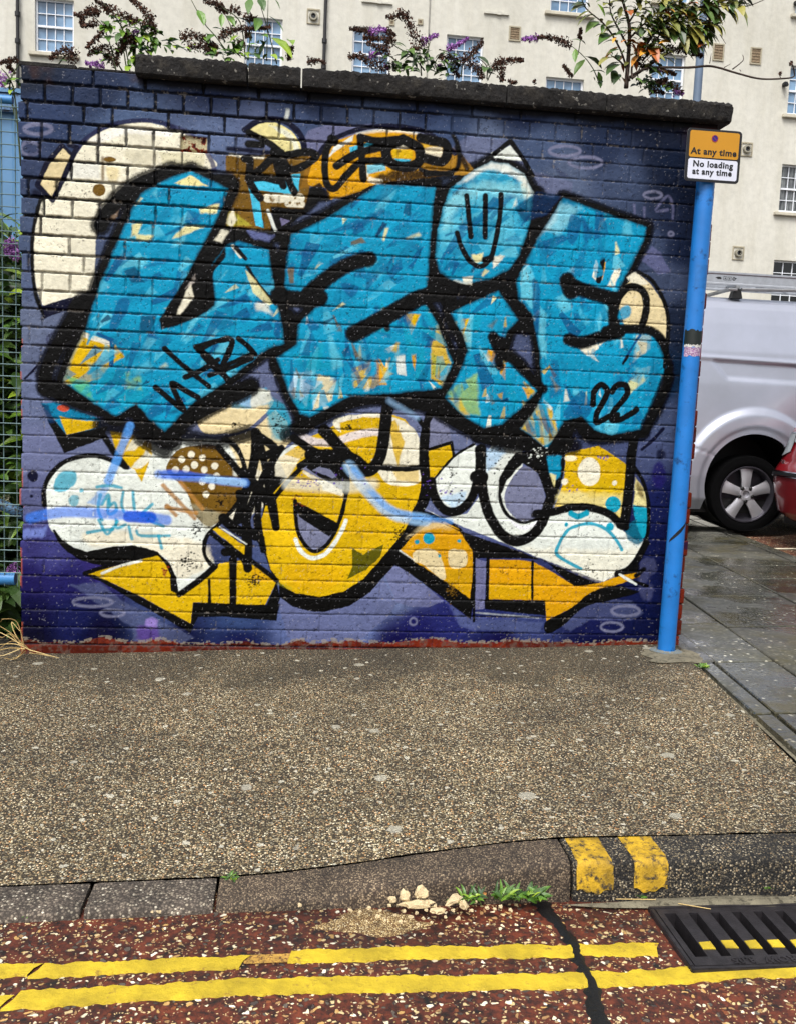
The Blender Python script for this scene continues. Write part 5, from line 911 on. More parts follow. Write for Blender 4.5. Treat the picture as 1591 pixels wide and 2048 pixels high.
def vside(x, z):                                  # outward displacement (towards -Y) of the near side
    d = 0
    base = [(.20, -.10), (.30, -.03), (.5, .0), (.9, .015), (1.3, .01), (1.6, -.005), (1.85, -.05), (2.0, -.09), (2.06, -.13), (2.09, -.20), (2.105, -.32)]
    for (a, p), (e, q) in zip(base, base[1:]):
        if a <= z <= e: d = p+(q-p)*(z-a)/(e-a); break
    else: d = base[0][1] if z < .2 else base[-1][1]
    for wx, wz in (WHC, WHF):
        r_ = math.hypot(x-wx, (z-wz)*(1.0 if z > wz else .8)); d += .04*sm((.665-r_)/.075) - .012*sm((.50-r_)/.03)
    zc = 1.535-.02*(x-4.6)                          # waist crease and the pointed recess beneath it
    if 4.55 < x < 7.6: d += .012*math.exp(-((z-zc)/.014)**2)
    zl = 1.335-.03*(x-5.0)*.6; tip = sm((x-4.66-(zc-z)*.95)/.03)*sm((7.4-x)/.05)
    d -= .016*tip*sm((z-zl)/.03)*sm((zc-.01-z)/.02)
    d -= .010*math.exp(-((z-2.008)/.007)**2)
    if z < .86: d -= .007*math.exp(-((x-4.665-.35*(.86-z)*0-((z-.72)*-.9 if 0 else 0))/.006)**2)*(z > .60)*0
    zb_ = .735-.30*(x-4.6);                          # bumper shut line running down to the arch
    if x < 4.95: d -= .008*math.exp(-((z-zb_)/.006)**2)
    return d
xsV = np.concatenate([np.arange(vx0, 8.9, .016), [8.95, 9.0, 9.05]]); zsV = np.concatenate([[.20, .24, .28], np.arange(.30, 2.04, .016), [2.05, 2.065, 2.08, 2.09, 2.098, 2.105]])
def ktop(x): return 1 if x < 7.3 else 1-.42*sm((x-7.3)/1.15) if x < 8.45 else .58-.09*sm((x-8.45)/.6)
def insetx(x): return .10*sm((vx0+.12-x)/.12)**2+.30*sm((x-8.35)/.7)**2
def vpt(x, z, s):
    y = -vside(x, z)+insetx(x); k = ktop(x); zz = z if z < .95 else .95+(z-.95)*max(.1, (2.105*k-.95)/(2.105-.95)); y += (1-k)*.35*max(0, zz-.95); zz -= .028*sm((z-1.2)/.8)
    return (x-vo_.x, (vy0+y-vo_.y) if s < 0 else (vy0+1.96-y-vo_.y), zz)
def vanside(s):
    vs = []; near = {}
    for x in xsV:
        for z in zsV:
            X, Z = float(x), float(z)
            for wx, wz in (WHC, WHF):
                r_ = math.hypot(X-wx, Z-wz)
                if abs(r_-WR) < .011 and r_ > 0: X = wx+(X-wx)*WR/r_; Z = wz+(Z-wz)*WR/r_
            vs.append((X, Z))
    n = len(zsV); fs = []
    for i in range(len(xsV)-1):
        for j in range(n-1):
            q = (i*n+j, (i+1)*n+j, (i+1)*n+j+1, i*n+j+1); mx = sum(vs[k][0] for k in q)/4; mz = sum(vs[k][1] for k in q)/4
            if any(math.hypot(mx-wx, mz-wz) < WR-.002 or (abs(mx-wx) < WR-.02 and mz < wz-.05) for wx, wz in (WHC, WHF)): continue
            fs.append(q if s < 0 else q[::-1])
    return [vpt(X, Z, s) for X, Z in vs], fs
g = MB(); sA, fA = vanside(-1); g.add(sA, fA); sB, fB = vanside(1); g.add(sB, fB); n = len(zsV)
k = len(xsV); g.add([sA[i*n+n-1] for i in range(k)]+[(sA[i*n+n-1][0], 0, sA[i*n+n-1][2]+.035) for i in range(k)]+[sB[i*n+n-1] for i in range(k)], [(i, i+1, k+i+1, k+i) for i in range(k-1)]+[(k+i, k+i+1, 2*k+i+1, 2*k+i) for i in range(k-1)])
g.add(sA[:n]+sB[:n], [(j, j+1, n+j+1, n+j) for j in range(n-1)]); e_ = (k-1)*n; g.add(sA[e_:]+sB[e_:], [(j, n+j, n+j+1, j+1) for j in range(n-1)])
g.build('body', SILV, vn, smooth=True, fix=False)
g = MB(); g.box((vx0-vo_.x+.1, vy0+.12-vo_.y, .17), (8.9-vo_.x, vy0+1.84-vo_.y, .30)); 
for wx, wz in (WHC, WHF):
    for sgn in (0, 1):
        y0 = vy0+.03-vo_.y if not sgn else vy0+1.93-vo_.y-.42; g.lathe([(WR+.002, 0), (WR+.002, .42)], 40, Matrix.Translation((wx-vo_.x, y0+.42, wz)) @ Matrix.Rotation(math.pi/2, 4, 'X'))
    g.add([(wx-vo_.x-WR, vy0+.47-vo_.y, .1), (wx-vo_.x+WR, vy0+.47-vo_.y, .1), (wx-vo_.x+WR, vy0+.47-vo_.y, .95), (wx-vo_.x-WR, vy0+.47-vo_.y, .95)], [(0, 1, 2, 3)])
g.build('underbody', BLK, vn, fix=False)
def wheel(cx, cy, cz, tr, rr, w, parent, s=-1, hub='wheel', off=0):
    M0 = Matrix.Translation((cx, cy, cz)) @ Matrix.Rotation(math.pi/2*(1 if s < 0 else -1), 4, 'X'); t = MB()
    t.lathe([(rr-.004, -w), (tr-.03, -w), (tr, -w+.03), (tr, -.025), (tr-.012, -.006), (tr-.05, .0), (rr+.012, -.004), (rr-.006, -.016)], 48, M0, True); ty = t.build('wheel', TYRE, parent, smooth='auto')
    q = MB(); q.m = 0; q.lathe([(rr, -.014), (rr-.003, -.004), (rr-.012, -.004), (rr-.02, -.02), (rr-.028, -.11), (.001, -.12)], 48, M0)
    q.m = 1
    for k in range(5):                               # five twin-faced spokes
        a = 2*math.pi*k/5+.33; Rk = Matrix.Rotation(a, 4, 'Z'); P = []
        sec = [(.045, .034), (.085, .040), (.13, .043), (rr-.045, .055), (rr-.012, .072)]
        for i, (rad, hw) in enumerate(sec):
            zt = -.028+.006*math.sin(i); P.append([(rad, -hw, zt-.03), (rad, -hw, zt-.012), (rad, -hw*.35, zt), (rad, hw*.35, zt), (rad, hw, zt-.012), (rad, hw, zt-.03)])
        q.grid([[M0 @ (Rk @ Vector(p)) for p in row] for row in P])
    q.lathe([(.062, -.03), (.058, -.022), (.034, -.022), (.032, -.05), (.001, -.05)], 24, M0)
    rim = q.build('rim', [ALLD, ALLOY], ty, smooth='auto')
    for k in range(5):
        a = 2*math.pi*k/5+.33+.63; lg = MB(); lg.lathe([(.017, -.04), (.017, -.02), (.009, -.014), (.001, -.014)], 12, M0 @ Matrix.Rotation(a, 4, 'Z') @ Matrix.Translation((.062, 0, 0))); lg.build('lug_nut', BLK, ty, smooth='auto')
    return ty
for wx, wz in (WHC, WHF):
    wheel(wx-vo_.x, vy0+.035-vo_.y, .345+.0, .345, .252, .22, vn, -1); wheel(wx-vo_.x, vy0+1.925-vo_.y, .345, .345, .252, .22, vn, 1)
for s in (-1, 1):                                 # roof bars with black feet
    pass
for x in (4.93, 6.3, 7.3):
    g = MB(); g.box((x-vo_.x-.02, -.80, 2.13), (x-vo_.x+.02, .80, 2.157), .006); rb = g.build('roof_bar', GALV, vn)
    for s in (-1, 1): g = MB(); g.prism([(x-vo_.x-.05, 2.05), (x-vo_.x+.05, 2.05), (x-vo_.x+.03, 2.13), (x-vo_.x-.03, 2.13)], s*.76-.03, s*.76+.03); g.build('foot', BLK, rb)
g = MB(); g.tube([(4.96-vo_.x, -.80, 2.125), (5.4-vo_.x, -.79, 2.142), (5.75-vo_.x, -.78, 2.16)], .016, 8); g.tube([(4.84-vo_.x, -.80, 2.12), (4.92-vo_.x, -.80, 2.12)], .012, 6); g.build('ladder_clamp', GALV, vn)
g = MB(); pf = [(7.45, 1.22), (8.05, 1.22), (8.38, 1.26), (7.62, 1.72), (7.45, 1.74)]
for s in (-1, 1):
    g = MB(); P = [vpt(x, .95+(z-.95)/max(.1, (2.105*ktop(x)-.95)/(1.155)), s) for x, z in pf]; P = [(x, y+s*.006, z) for x, y, z in P]; P2 = [(x, y-s*.004, z) for x, y, z in P]; n_ = len(P); g.add(P+P2, [tuple(range(n_)), tuple(range(n_, 2*n_))[::-1]]+[(i, (i+1) % n_, n_+(i+1) % n_, n_+i) for i in range(n_)]); g.build('side_window', VGL, vn)
    g = MB(); g.box((8.62-vo_.x, s*.86-.06, .72), (8.98-vo_.x, s*.86+.06, .98), .03); g.build('headlight', VGL, vn); g = MB(); g.box((vx0-vo_.x-.012, s*.9-.05, .9), (vx0-vo_.x+.05, s*.9+.03, 1.5), .015); g.build('tail_light', plain('lamp_red', (150, 10, 14), .2), vn)
    g = MB(); g.box((8.0-vo_.x, s*1.10-.07, 1.18), (8.14-vo_.x, s*1.10+.07, 1.45), .03); g.build('wing_mirror', BLK, vn)
g = MB(); g.add([vpt(7.62, 2.105, -1), vpt(7.62, 2.105, 1), vpt(8.4, 2.105, 1), vpt(8.4, 2.105, -1)], [(0, 1, 2, 3)]); g.v = [(x+.02, y*.98, z+.045) for x, y, z in g.v]; g.build('windscreen', VGL, vn)
g = MB(); g.box((8.85-vo_.x, -.88, .2), (9.12-vo_.x, .88, .55), .06); g.build('bumper', BLK, vn)
# ladder lying on the roof bars
ALU = plain('brushed_aluminium', (176, 180, 186), .35, .6, .08, 20, .1)
ld = empty('ladder', (4.3, 3.72, VG+2.158), 'long aluminium ladder with printed stickers lying on the silver van roof', 'ladder')
for y in (0, .34):
    g = MB(); g.prism([(y-.014, .0), (y+.014, .0), (y+.014, .012), (y+.004, .02), (y+.004, .085), (y+.016, .095), (y+.016, .11), (y-.016, .11), (y-.016, .095), (y-.008, .085), (y-.008, .02), (y-.014, .012)], 0, 3.9, 'X'); g.build('rail', ALU, ld)
for k in range(14): g = MB(); g.tube([(.16+k*.27, .0, .04), (.16+k*.27, .34, .04)], .014, 8); g.build('rung', ALU, ld)
INK = plain('black_print', (16, 16, 18), .5)
sx_ = 4.765-4.3
g = MB(); g.prism([(sx_-.045, .058), (sx_-.02, .066), (sx_+.0, .066), (sx_+.012, .055), (sx_+.006, .046), (sx_-.012, .048), (sx_-.02, .044), (sx_-.03, .052)], -.0092, -.0085); g.build('printed_mark', INK, ld)
for dx in (.045, .085):
    g = MB(); 
    for q in ((-.016, .040, .016, .043), (-.016, .068, .016, .071), (-.016, .043, -.013, .068), (.013, .043, .016, .068), (-.004, .048, .005, .062)): g.box((sx_+dx+q[0], -.0092, q[1]), (sx_+dx+q[2], -.0085, q[3]))
    g.build('printed_mark', INK, ld)
g = MB(); g.lathe([(.007, 0), (.007, .0007), (.015, .0007), (.015, 0)], 16, Matrix.Translation((sx_+.125, -.0085, .055)) @ F, True); g.box((sx_+.128, -.0092, .058), (sx_+.15, -.0085, .063)); g.build('printed_mark', INK, ld)

# ================================================================ red hatchback, rear corner in frame
m, nt, b = mat('red_car_paint'); b.inputs['Base Color'].default_value = (*lin((136, 8, 20)), 1); b.inputs['Metallic'].default_value = .2; b.inputs['Roughness'].default_value = .35; b.inputs['Coat Weight'].default_value = 1; b.inputs['Coat Roughness'].default_value = .04
c = coords(nt); L(nt, ramp(nt, noise(nt, c, 3, 4), [(.3, lin((122, 6, 16))), (.7, lin((150, 12, 26)))]), b.inputs['Base Color']); REDC = m
CHR = plain('chrome', (210, 212, 216), .12, 1, .02, 3, 0); LMP = glassmat('clear_lamp', (96, 100, 106), (170, 176, 178)); BPL = plain('number_plate', (214, 200, 120), .4, 0, .04, 4, 0); EUB = plain('plate_blue', (10, 30, 150), .4, 0, .05)
cx0, cyc, cg = 5.10, 2.50, .09
car = empty('red_hatchback', (cx0+2, cyc, cg), 'red hatchback with clear tail lamp parked in front of the silver van', 'car')
SLC = [(.20, .14, 4.05, .80), (.27, .05, 4.15, .84), (.40, .02, 4.2, .86), (.52, .0, 4.2, .865), (.60, .0, 4.2, .865), (.64, .02, 4.18, .868), (.68, .05, 4.15, .87), (.76, .085, 4.10, .868), (.84, .11, 4.0, .86), (.92, .125, 3.6, .85), (.965, .13, 3.3, .835), (1.0, .17, 3.2, .81), (1.05, .24, 3.05, .79), (1.2, .42, 2.75, .73), (1.34, .60, 2.45, .67), (1.41, .78, 2.25, .60), (1.45, 1.1, 1.9, .40), (1.455, 1.3, 1.7, .2)]
def slc(z):
    for a, e in zip(SLC, SLC[1:]):
        if a[0] <= z <= e[0]: t = (z-a[0])/(e[0]-a[0]); return [a[k]+(e[k]-a[k])*t for k in range(4)]
    return SLC[-1]
RC = .24
def rearx(y, z):
    _, xr, xf, hw = slc(z); rc = min(RC, hw*.5); u = (abs(y)-(hw-rc))/rc
    return xr+.03*(y/hw)**2+(rc*(1-math.sqrt(max(0, 1-min(1, u)**2))) if u > 0 else 0)
def outline(z, n=12):
    _, xr, xf, hw = slc(z); rc = min(RC, hw*.5); P = []
    for i in range(n+1): y = hw*math.sin(-math.pi/2+math.pi*i/n) if 0 else hw*(-1+2*i/n); P.append((y))
    ys = [-hw, -hw*.998+0*rc, -hw+rc*.12, -hw+rc*.3, -hw+rc*.55, -hw+rc]+[(-hw+rc)*(1-2*k/8) for k in range(1, 8)]+[hw-rc, hw-rc*.55, hw-rc*.3, hw-rc*.12, hw*.998, hw]
    out = [(rearx(y, z), y) for y in ys]; xm = [xr+rc+.2+(xf-xr-2*rc-.4)*k/8 for k in range(9)]
    out += [(x, hw) for x in xm]; out += [(xf-.0-(rc*(1-math.sqrt(max(0, 1-max(0, (abs(y)-(hw-rc))/rc)**2)))), y) for y in [hw, hw-rc*.12, hw-rc*.4, hw-rc]+[(hw-rc)*(1-2*k/6) for k in range(1, 6)]+[-(hw-rc), -(hw-rc*.4), -(hw-rc*.12), -hw]]
    out += [(x, -hw) for x in xm[::-1]]; return [(x-2, y, z) for x, y in out]
zl = sorted({round(q, 3) for a in SLC for q in (a[0],)}|set(np.round(np.arange(.22, 1.44, .02), 3).tolist())); rows = [outline(z) for z in zl]
g = MB(); nC = len(rows[0])
for i in range(len(rows)-1):
    for j in range(nC):
        jj = (j+1) % nC; z = (zl[i]+zl[i+1])/2; P = [rows[i][j], rows[i][jj], rows[i+1][jj], rows[i+1][j]]; mx = sum(p[0] for p in P)/4; my = sum(p[1] for p in P)/4
        hwz = slc(z)[3]; pil = (abs(my) > hwz-.075 and (mx < -1.35 or mx > .45 and mx < .62)) or (abs(my) > hwz-.09 and -.2 < mx < -.1); g.m = 1 if (1.0 < z < 1.36 and not pil) else 0
        g.add(P, [(0, 1, 2, 3)])
g.m = 0; g.add(rows[-1], [tuple(range(nC))]); g.add(rows[0], [tuple(range(nC))[::-1]])
bo = g.build('body', [REDC, VGL], car, smooth=False, fix=False)
bm = bmesh.new(); bm.from_mesh(bo.data); bmesh.ops.remove_doubles(bm, verts=bm.verts, dist=.0005); bmesh.ops.recalc_face_normals(bm, faces=bm.faces[:]); bm.to_mesh(bo.data); bm.free(); bo.data.polygons.foreach_set('use_smooth', [True]*len(bo.data.polygons)); bo.data.set_sharp_from_angle(angle=R(45))
def cpatch(name, y0, y1, zf0, zf1, off, mt, ny=18, nz=5, th=.01):
    g = MB(); rows = []
    for k in range(nz+1):
        row = []
        for i in range(ny+1): y = y0+(y1-y0)*i/ny; za, zb2 = zf0(y), zf1(y); z = za+(zb2-za)*k/nz; row.append((rearx(y, z)-off-2, y*(1+off*.6/.86), z))
        rows.append(row)
    rows = [[(x+th, y, z) for x, y, z in rows[0]]]+rows+[[(x+th, y, z) for x, y, z in rows[-1]]]; g.grid(rows); return g.build(name, mt, car, smooth='auto')
cst = lambda v: (lambda y: v)
for s in (1, -1):
    cpatch('tail_lamp', s*.58, s*.855, lambda y: .79+.06*(1-abs((abs(y)-.70)/.16))*-1, lambda y: .925, .012, LMP); cpatch('lamp_trim', s*.56, s*.858, cst(.925), cst(.935), .016, CHR, nz=1)
cpatch('lamp_bar', -.57, .57, cst(.85), cst(.905), .012, LMP); cpatch('bumper_strip', -.80, .80, cst(.578), cst(.604), .012, BLK, 30, 2); cpatch('chrome_strip', -.78, .78, cst(.606), cst(.614), .016, CHR, 30, 1); cpatch('chrome_strip', -.78, .78, cst(.566), cst(.574), .016, CHR, 30, 1)
cpatch('number_plate', -.26, .26, cst(.715), cst(.825), .016, BPL, 6, 2); cpatch('plate_band', .215, .262, cst(.715), cst(.825), .019, EUB, 2, 2)
g = MB()
for y0, y1, z0, z1 in ((.60, .66, .688, .694), (.60, .607, .675, .70), (.615, .622, .672, .70), (.632, .640, .672, .70), (.652, .66, .674, .70)): 
    x = rearx((y0+y1)/2, .69)-2-.012; g.box((x-.004, y0, z0), (x+.004, y1, z1))
g.build('badge', CHR, car)
for x in (.78-2, 3.35-2):
    for s in (-1, 1): wheel(x, s*.845, .30, .30, .2, .2, car, s)
g = MB(); g.box((-1.8, -.78, .16), (2.0, .78, .24)); g.build('underbody', BLK, car)
# ================================================================ plants
LG = leafmat('buddleia_leaf', [(.1, (24, 44, 16)), (.4, (52, 84, 26)), (.7, (84, 122, 34)), (.95, (136, 160, 44))]); LD = leafmat('dark_leaf', [(.1, (22, 40, 14)), (.5, (46, 72, 26)), (.9, (84, 112, 44))]); LO = leafmat('autumn_leaf', [(.1, (120, 60, 20)), (.5, (176, 96, 32)), (.9, (206, 148, 48))]); LOL = leafmat('olive_leaf', [(.1, (62, 70, 28)), (.5, (104, 110, 48)), (.9, (146, 140, 66))])
DEAD = leafmat('dead_flower', [(.1, (20, 13, 10)), (.5, (52, 32, 22)), (.9, (92, 58, 40))], .9); PURP = leafmat('purple_flower', [(.1, (70, 30, 90)), (.5, (136, 74, 160)), (.9, (186, 136, 200))], .8); STEM = plain('woody_stem', (58, 44, 34), .8, 0, .2, 60); GSTEM = plain('green_stem', (64, 74, 40), .7, 0, .2, 60)
def leaf(g, p, d, ln, w, droop=.35, r=random, fold=.25):
    p = Vector(p); d = Vector(d).normalized(); up = Vector((r.uniform(-.4, .4), -.5+r.uniform(-.5, .4), 1)); s = d.cross(up)
    if s.length < .1: s = Vector((1, 0, 0))
    s.normalize(); nrm = s.cross(d).normalized(); prof = [(0, .08), (.18, .62), (.42, 1), (.68, .74), (.87, .36), (1, .02)]; vs = []; q = p.copy(); prev = 0; dd = d.copy()
    for t, k in prof:
        q = q+dd*(t-prev)*ln; dd = (dd+Vector((0, 0, -1))*droop*(t-prev)*2.2).normalized(); prev = t; h = w/2*k
        vs += [q-s*h+nrm*h*fold, q, q+s*h+nrm*h*fold]
    g.add(vs, [f for i in range(len(prof)-1) for f in ((i*3, i*3+1, i*3+4, i*3+3), (i*3+1, i*3+2, i*3+5, i*3+4))])
def spike(path, rad, m, parent, seed, off, dens=1.0, name='flower_spike', tip=.35):
    r = rnd('sp', seed); P = curve([tuple(p) for p in path], False, 8); P = [Vector(tuple(p)) for p in P]; L_ = [0]
    for a, e in zip(P, P[1:]): L_.append(L_[-1]+(e-a).length)
    n = int(L_[-1]*3000*dens); g = MB(); g.tube([p-off for p in P], .0022, 4)
    for i in range(n):
        s = r.random()*L_[-1]; k = next(j for j in range(len(L_)) if L_[j] >= s); k = max(1, k); t = (s-L_[k-1])/max(1e-6, L_[k]-L_[k-1]); c = P[k-1].lerp(P[k], t)-off
        fr = s/L_[-1]; rr = rad*1.85*(1-(1-tip)*fr)*(.65+.5*math.sin(s*140)**2); a = r.uniform(0, 6.28); q = r.uniform(.2, 1); t_ = (P[k]-P[k-1]).normalized(); u = t_.cross(Vector((.3, .9, .1))).normalized(); v = t_.cross(u)
        c = c+(u*math.cos(a)+v*math.sin(a))*rr*q; z = r.uniform(.003, .0082); o3 = [Vector((r.uniform(-1, 1), r.uniform(-1, 1), r.uniform(-1, 1)))*z for _ in range(4)]
        g.add([c+w for w in o3], [(0, 1, 2), (0, 1, 3), (0, 2, 3), (1, 2, 3)])
    return g.build(name, m, parent, fix=False)
def plant(name, base_px, Y, label, group, stems, leaves, spikes, leafm=LG, stemm=GSTEM, sw=.005, foliage='leaves', base_z=None):
    b0 = onY(*base_px, Y); 
    if base_z is not None: b0.z = base_z
    root = empty(name, b0, label, 'plant', group); r = rnd(name, base_px); px = lambda q, dy=0: onY(q[0], q[1], Y+dy)
    g = MB()
    for s in stems:
        w = sw
        if isinstance(s[0], (int, float)): w = s[0]; s = s[1:]
        P = [px(q)-b0+Vector((0, r.uniform(-.02, .02), 0)) for q in s]
        if len(P) > 2: P = [Vector(tuple(q)) for q in curve([tuple(p) for p in P], False, 5)]
        g.tube(P, w, 6, r1=w*.45)
    if stems: g.build('stem', stemm, root, smooth=True)
    for mt, lst in (leaves.items() if isinstance(leaves, dict) else {leafm: leaves}.items()):
        g = MB()
        for (x0, y0, x1, y1, *w) in lst:
            a = px((x0, y0), r.uniform(-.03, .03)); e = px((x1, y1), r.uniform(-.06, .03)); d = e-a; leaf(g, a-b0, d+Vector((0, 0, d.length*.35)), d.length*1.08, w[0] if w else d.length*.42, .42, r)
        if lst: g.build(foliage, mt, root, fix=False)
    for i, (mt, rad, *pts) in enumerate(spikes): spike([px(q, .01*math.sin(i)) for q in pts], rad, mt, root, (name, i, base_px), b0)
    return root
def Z(ox, s):
    return lambda *p: [(ox+p[i]/s, p[i+1]/s) for i in range(0, len(p), 2)]
def near(r, base, n, spread, ln, ang=(0, 6.28)):
    out = []
    for _ in range(n): a = r.uniform(*ang); l = r.uniform(.6, 1.2)*ln; x = base[0]+r.gauss(0, spread[0]); y = base[1]+r.gauss(0, spread[1]); out.append((x, y, x+l*math.cos(a), y-l*math.sin(a)*.7+l*.1))
    return out
a3 = Z(0, 3.98); a4 = Z(300, 3.98); a5 = Z(650, 3.536); a6 = Z(1000, 2.692); GP = 'buddleia plants growing along the wall top'
def fl(p): return tuple(v for q in p for v in q)
r = rnd('pl')
plant('buddleia', (30, 260), .45, 'buddleia with a purple bloom above the wire fence, leftmost of the wall top plants', GP, [(40, 260), (30, 190), (10, 140)] and [[(40, 330), (32, 200), (22, 160), (6, 140)], [(38, 260), (20, 175), (40, 130)]], near(r, (22, 168), 12, (10, 6), 22)+near(r, (30, 176), 6, (8, 4), 16),
  [(DEAD, .011, (36, 119), (15, 122), (-8, 130)), (DEAD, .01, (14, 128), (24, 138), (30, 148)), (PURP, .026, (6, 146), (8, 158), (2, 172))])
plant('buddleia', (240, 150), .32, 'tangled buddleia full of dry brown flower spikes left of the coping', GP,
  [[(250, 150)]+a3(900,430, 860,300, 800,180, 700,110), [(262, 150)]+a3(1000,380, 980,250, 920,130, 830,40), [(270, 150)]+a3(1080,330, 1130,200, 1180,130), [(235, 150)]+a3(900,470, 800,420, 720,440), [(110, 140)]+a3(520,430, 580,420), [(255, 150)]+a3(960,320, 830,310, 780,270), [(300, 130)]+a3(1180,340, 1250,250, 1300,290)],
  [fl(a3(*q)) for q in ((855,180, 880,275), (900,170, 980,210), (960,260, 930,345), (900,270, 960,275), (1150,260, 1210,330), (1100,340, 1180,400), (1180,300, 1270,380), (1230,320, 1220,400), (1120,370, 1150,400), (1040,450, 1080,545), (1030,470, 1030,545), (470,490, 530,485), (860,200, 920,190), (1270,330, 1400,350), (1290,360, 1370,400), (1340,340, 1440,330), (1400,380, 1490,410), (1220,260, 1305,290), (1090,370, 1110,400), (940,180, 1010,200))]+near(r, (292, 86), 60, (18, 12), 22)+near(r, (265, 60), 24, (20, 14), 20)+near(r, (220, 60), 14, (20, 16), 20)+near(r, (250, 118), 20, (26, 10), 20),
  [(DEAD, .014, *a3(790,100, 700,110, 600,125)), (DEAD, .019, *a3(800,95, 740,75, 680,90)), (DEAD, .014, *a3(900,95, 830,50, 750,-10)), (DEAD, .016, *a3(1210,165, 1130,70, 1040,-10)), (DEAD, .022, *a3(900,105, 980,130, 1060,150)), (DEAD, .011, *a3(780,170, 720,200, 650,210)), (DEAD, .010, *a3(860,190, 800,270, 740,330, 690,385)), (DEAD, .010, *a3(660,130, 650,170, 650,210)),
   (DEAD, .018, *a3(900,420, 800,380, 705,440)), (DEAD, .02, *a3(1010,240, 1000,320, 950,400, 920,470)), (DEAD, .02, *a3(1130,220, 1180,190, 1230,200)), (DEAD, .016, *a3(1000,170, 1060,180, 1110,160)), (DEAD, .02, *a3(540,500, 590,420, 500,400, 400,470)), (DEAD, .018, *a3(1060,300, 1010,350, 930,420)), (DEAD, .014, *a3(1000,270, 1080,340, 1040,400)), (DEAD, .014, *a3(880,90, 830,60)), (DEAD, .014, *a3(940,520, 880,460, 820,440)),
   (PURP, .012, *a3(1060,255, 1100,255)), (PURP, .014, *a3(830,525, 760,515, 680,500)), (DEAD, .016, *a3(1190,170, 1240,230, 1200,270))], sw=.0035)
plant('buddleia', (500, 125), .34, 'leafy young buddleia with broad bright green leaves on the left coping stones', GP,
  [a4(600,400, 520,280, 430,170, 330,0), a4(930,480, 935,250, 940,-10), a4(1010,500, 940,240, 870,20), a4(760,470, 720,180, 600,90, 520,-10), a4(780,470, 800,300, 830,180), a4(680,400, 660,260, 600,120)],
  {LG: [fl(a4(*q)) for q in ((380,80, 425,205), (430,130, 440,190), (800,-10, 785,115), (870,-10, 905,95), (900,-10, 910,60), (575,110, 570,215), (610,125, 670,215), (640,140, 700,150), (690,140, 815,225), (500,225, 600,265), (445,260, 480,325), (600,390, 720,465), (560,400, 690,445), (550,430, 620,440), (700,430, 770,470), (950,440, 1010,480), (930,320, 875,465), (990,-10, 1030,75), (800,440, 860,470), (1000,460, 1060,490), (640,330, 700,280), (720,380, 700,430), (820,340, 870,350), (880,380, 850,440), (680,200, 690,160), (100,330, 200,320), (130,360, 160,400), (190,370, 300,410))]+[(*fl(a4(880,150, 845,255)), .045), (*fl(a4(950,130, 1050,255)), .04), (*fl(a4(960,300, 1115,470)), .06), (*fl(a4(760,250, 800,330)), .04), (*fl(a4(870,290, 940,300)), .03)]+near(r, (470, 95), 60, (34, 14), 22)+near(r, (365, 92), 10, (22, 6), 16)},
  [(DEAD, .012, *a4(430,-5, 560,50, 600,90)), (DEAD, .018, *a4(640,60, 700,90, 715,120)), (DEAD, .016, *a4(740,135, 800,140, 850,170)), (DEAD, .017, *a4(240,300, 350,280, 450,330, 540,380)), (DEAD, .014, *a4(300,370, 420,375, 540,435)), (DEAD, .013, *a4(550,305, 650,240, 800,225, 960,222)), (DEAD, .014, *a4(790,260, 760,300)), (DEAD, .013, *a4(740,330, 690,390)), (DEAD, .013, *a4(440,380, 520,350)), (DEAD, .012, *a4(1110,480, 1110,410, 1150,370)), (DEAD, .012, *a4(440,400, 500,440)), (DEAD, .012, *a4(1255,500, 1320,480, 1400,505)), (DEAD, .015, *a4(540,20, 560,70, 620,100))], sw=.0032)
plant('buddleia', (845, 150), .30, 'buddleia with a thick arched brown flower spike and purple tips mid coping', GP,
  [a5(680,530, 675,430, 660,350), a5(700,500, 620,420, 500,320, 460,300), a5(680,460, 720,360, 740,300), a5(560,500, 480,420, 420,380), a5(790,520, 780,440, 800,400)],
  {LD: [fl(a5(*q)) for q in ((680,380, 560,435), (600,370, 540,410), (700,360, 745,440), (620,480, 560,500), (480,305, 565,335), (660,400, 620,480), (700,440, 760,420), (760,430, 800,490), (470,330, 430,400), (500,430, 520,480), (440,440, 500,500), (750,460, 720,520), (660,390, 700,460))]+[(*fl(a5(575,500, 665,505)), .04), (*fl(a5(700,495, 790,525)), .04)]+near(r, (838, 118), 46, (22, 12), 22)+near(r, (790, 132), 14, (18, 6), 14)},
  [(DEAD, .026, *a5(690,360, 640,260, 600,180, 560,100, 520,95)), (DEAD, .014, *a5(540,95, 480,120, 432,118)), (DEAD, .012, *a5(330,250, 280,215, 175,205)), (DEAD, .014, *a5(500,290, 400,275, 270,268)), (DEAD, .016, *a5(420,360, 360,330, 300,300)), (DEAD, .02, *a5(460,490, 330,450, 250,400, 165,405)), (DEAD, .015, *a5(440,400, 430,340, 480,230)), (PURP, .014, *a5(310,240, 380,205, 440,215)), (DEAD, .01, *a5(430,210, 500,250)), (PURP, .017, *a5(680,300, 720,275)), (PURP, .008, *a5(730,272, 800,243)), (PURP, .013, *a5(310,385, 390,380)), (PURP, .01, *a5(430,480, 450,465)), (DEAD, .014, *a5(600,350, 660,340)), (DEAD, .016, *a5(520,440, 480,500))], sw=.0035)
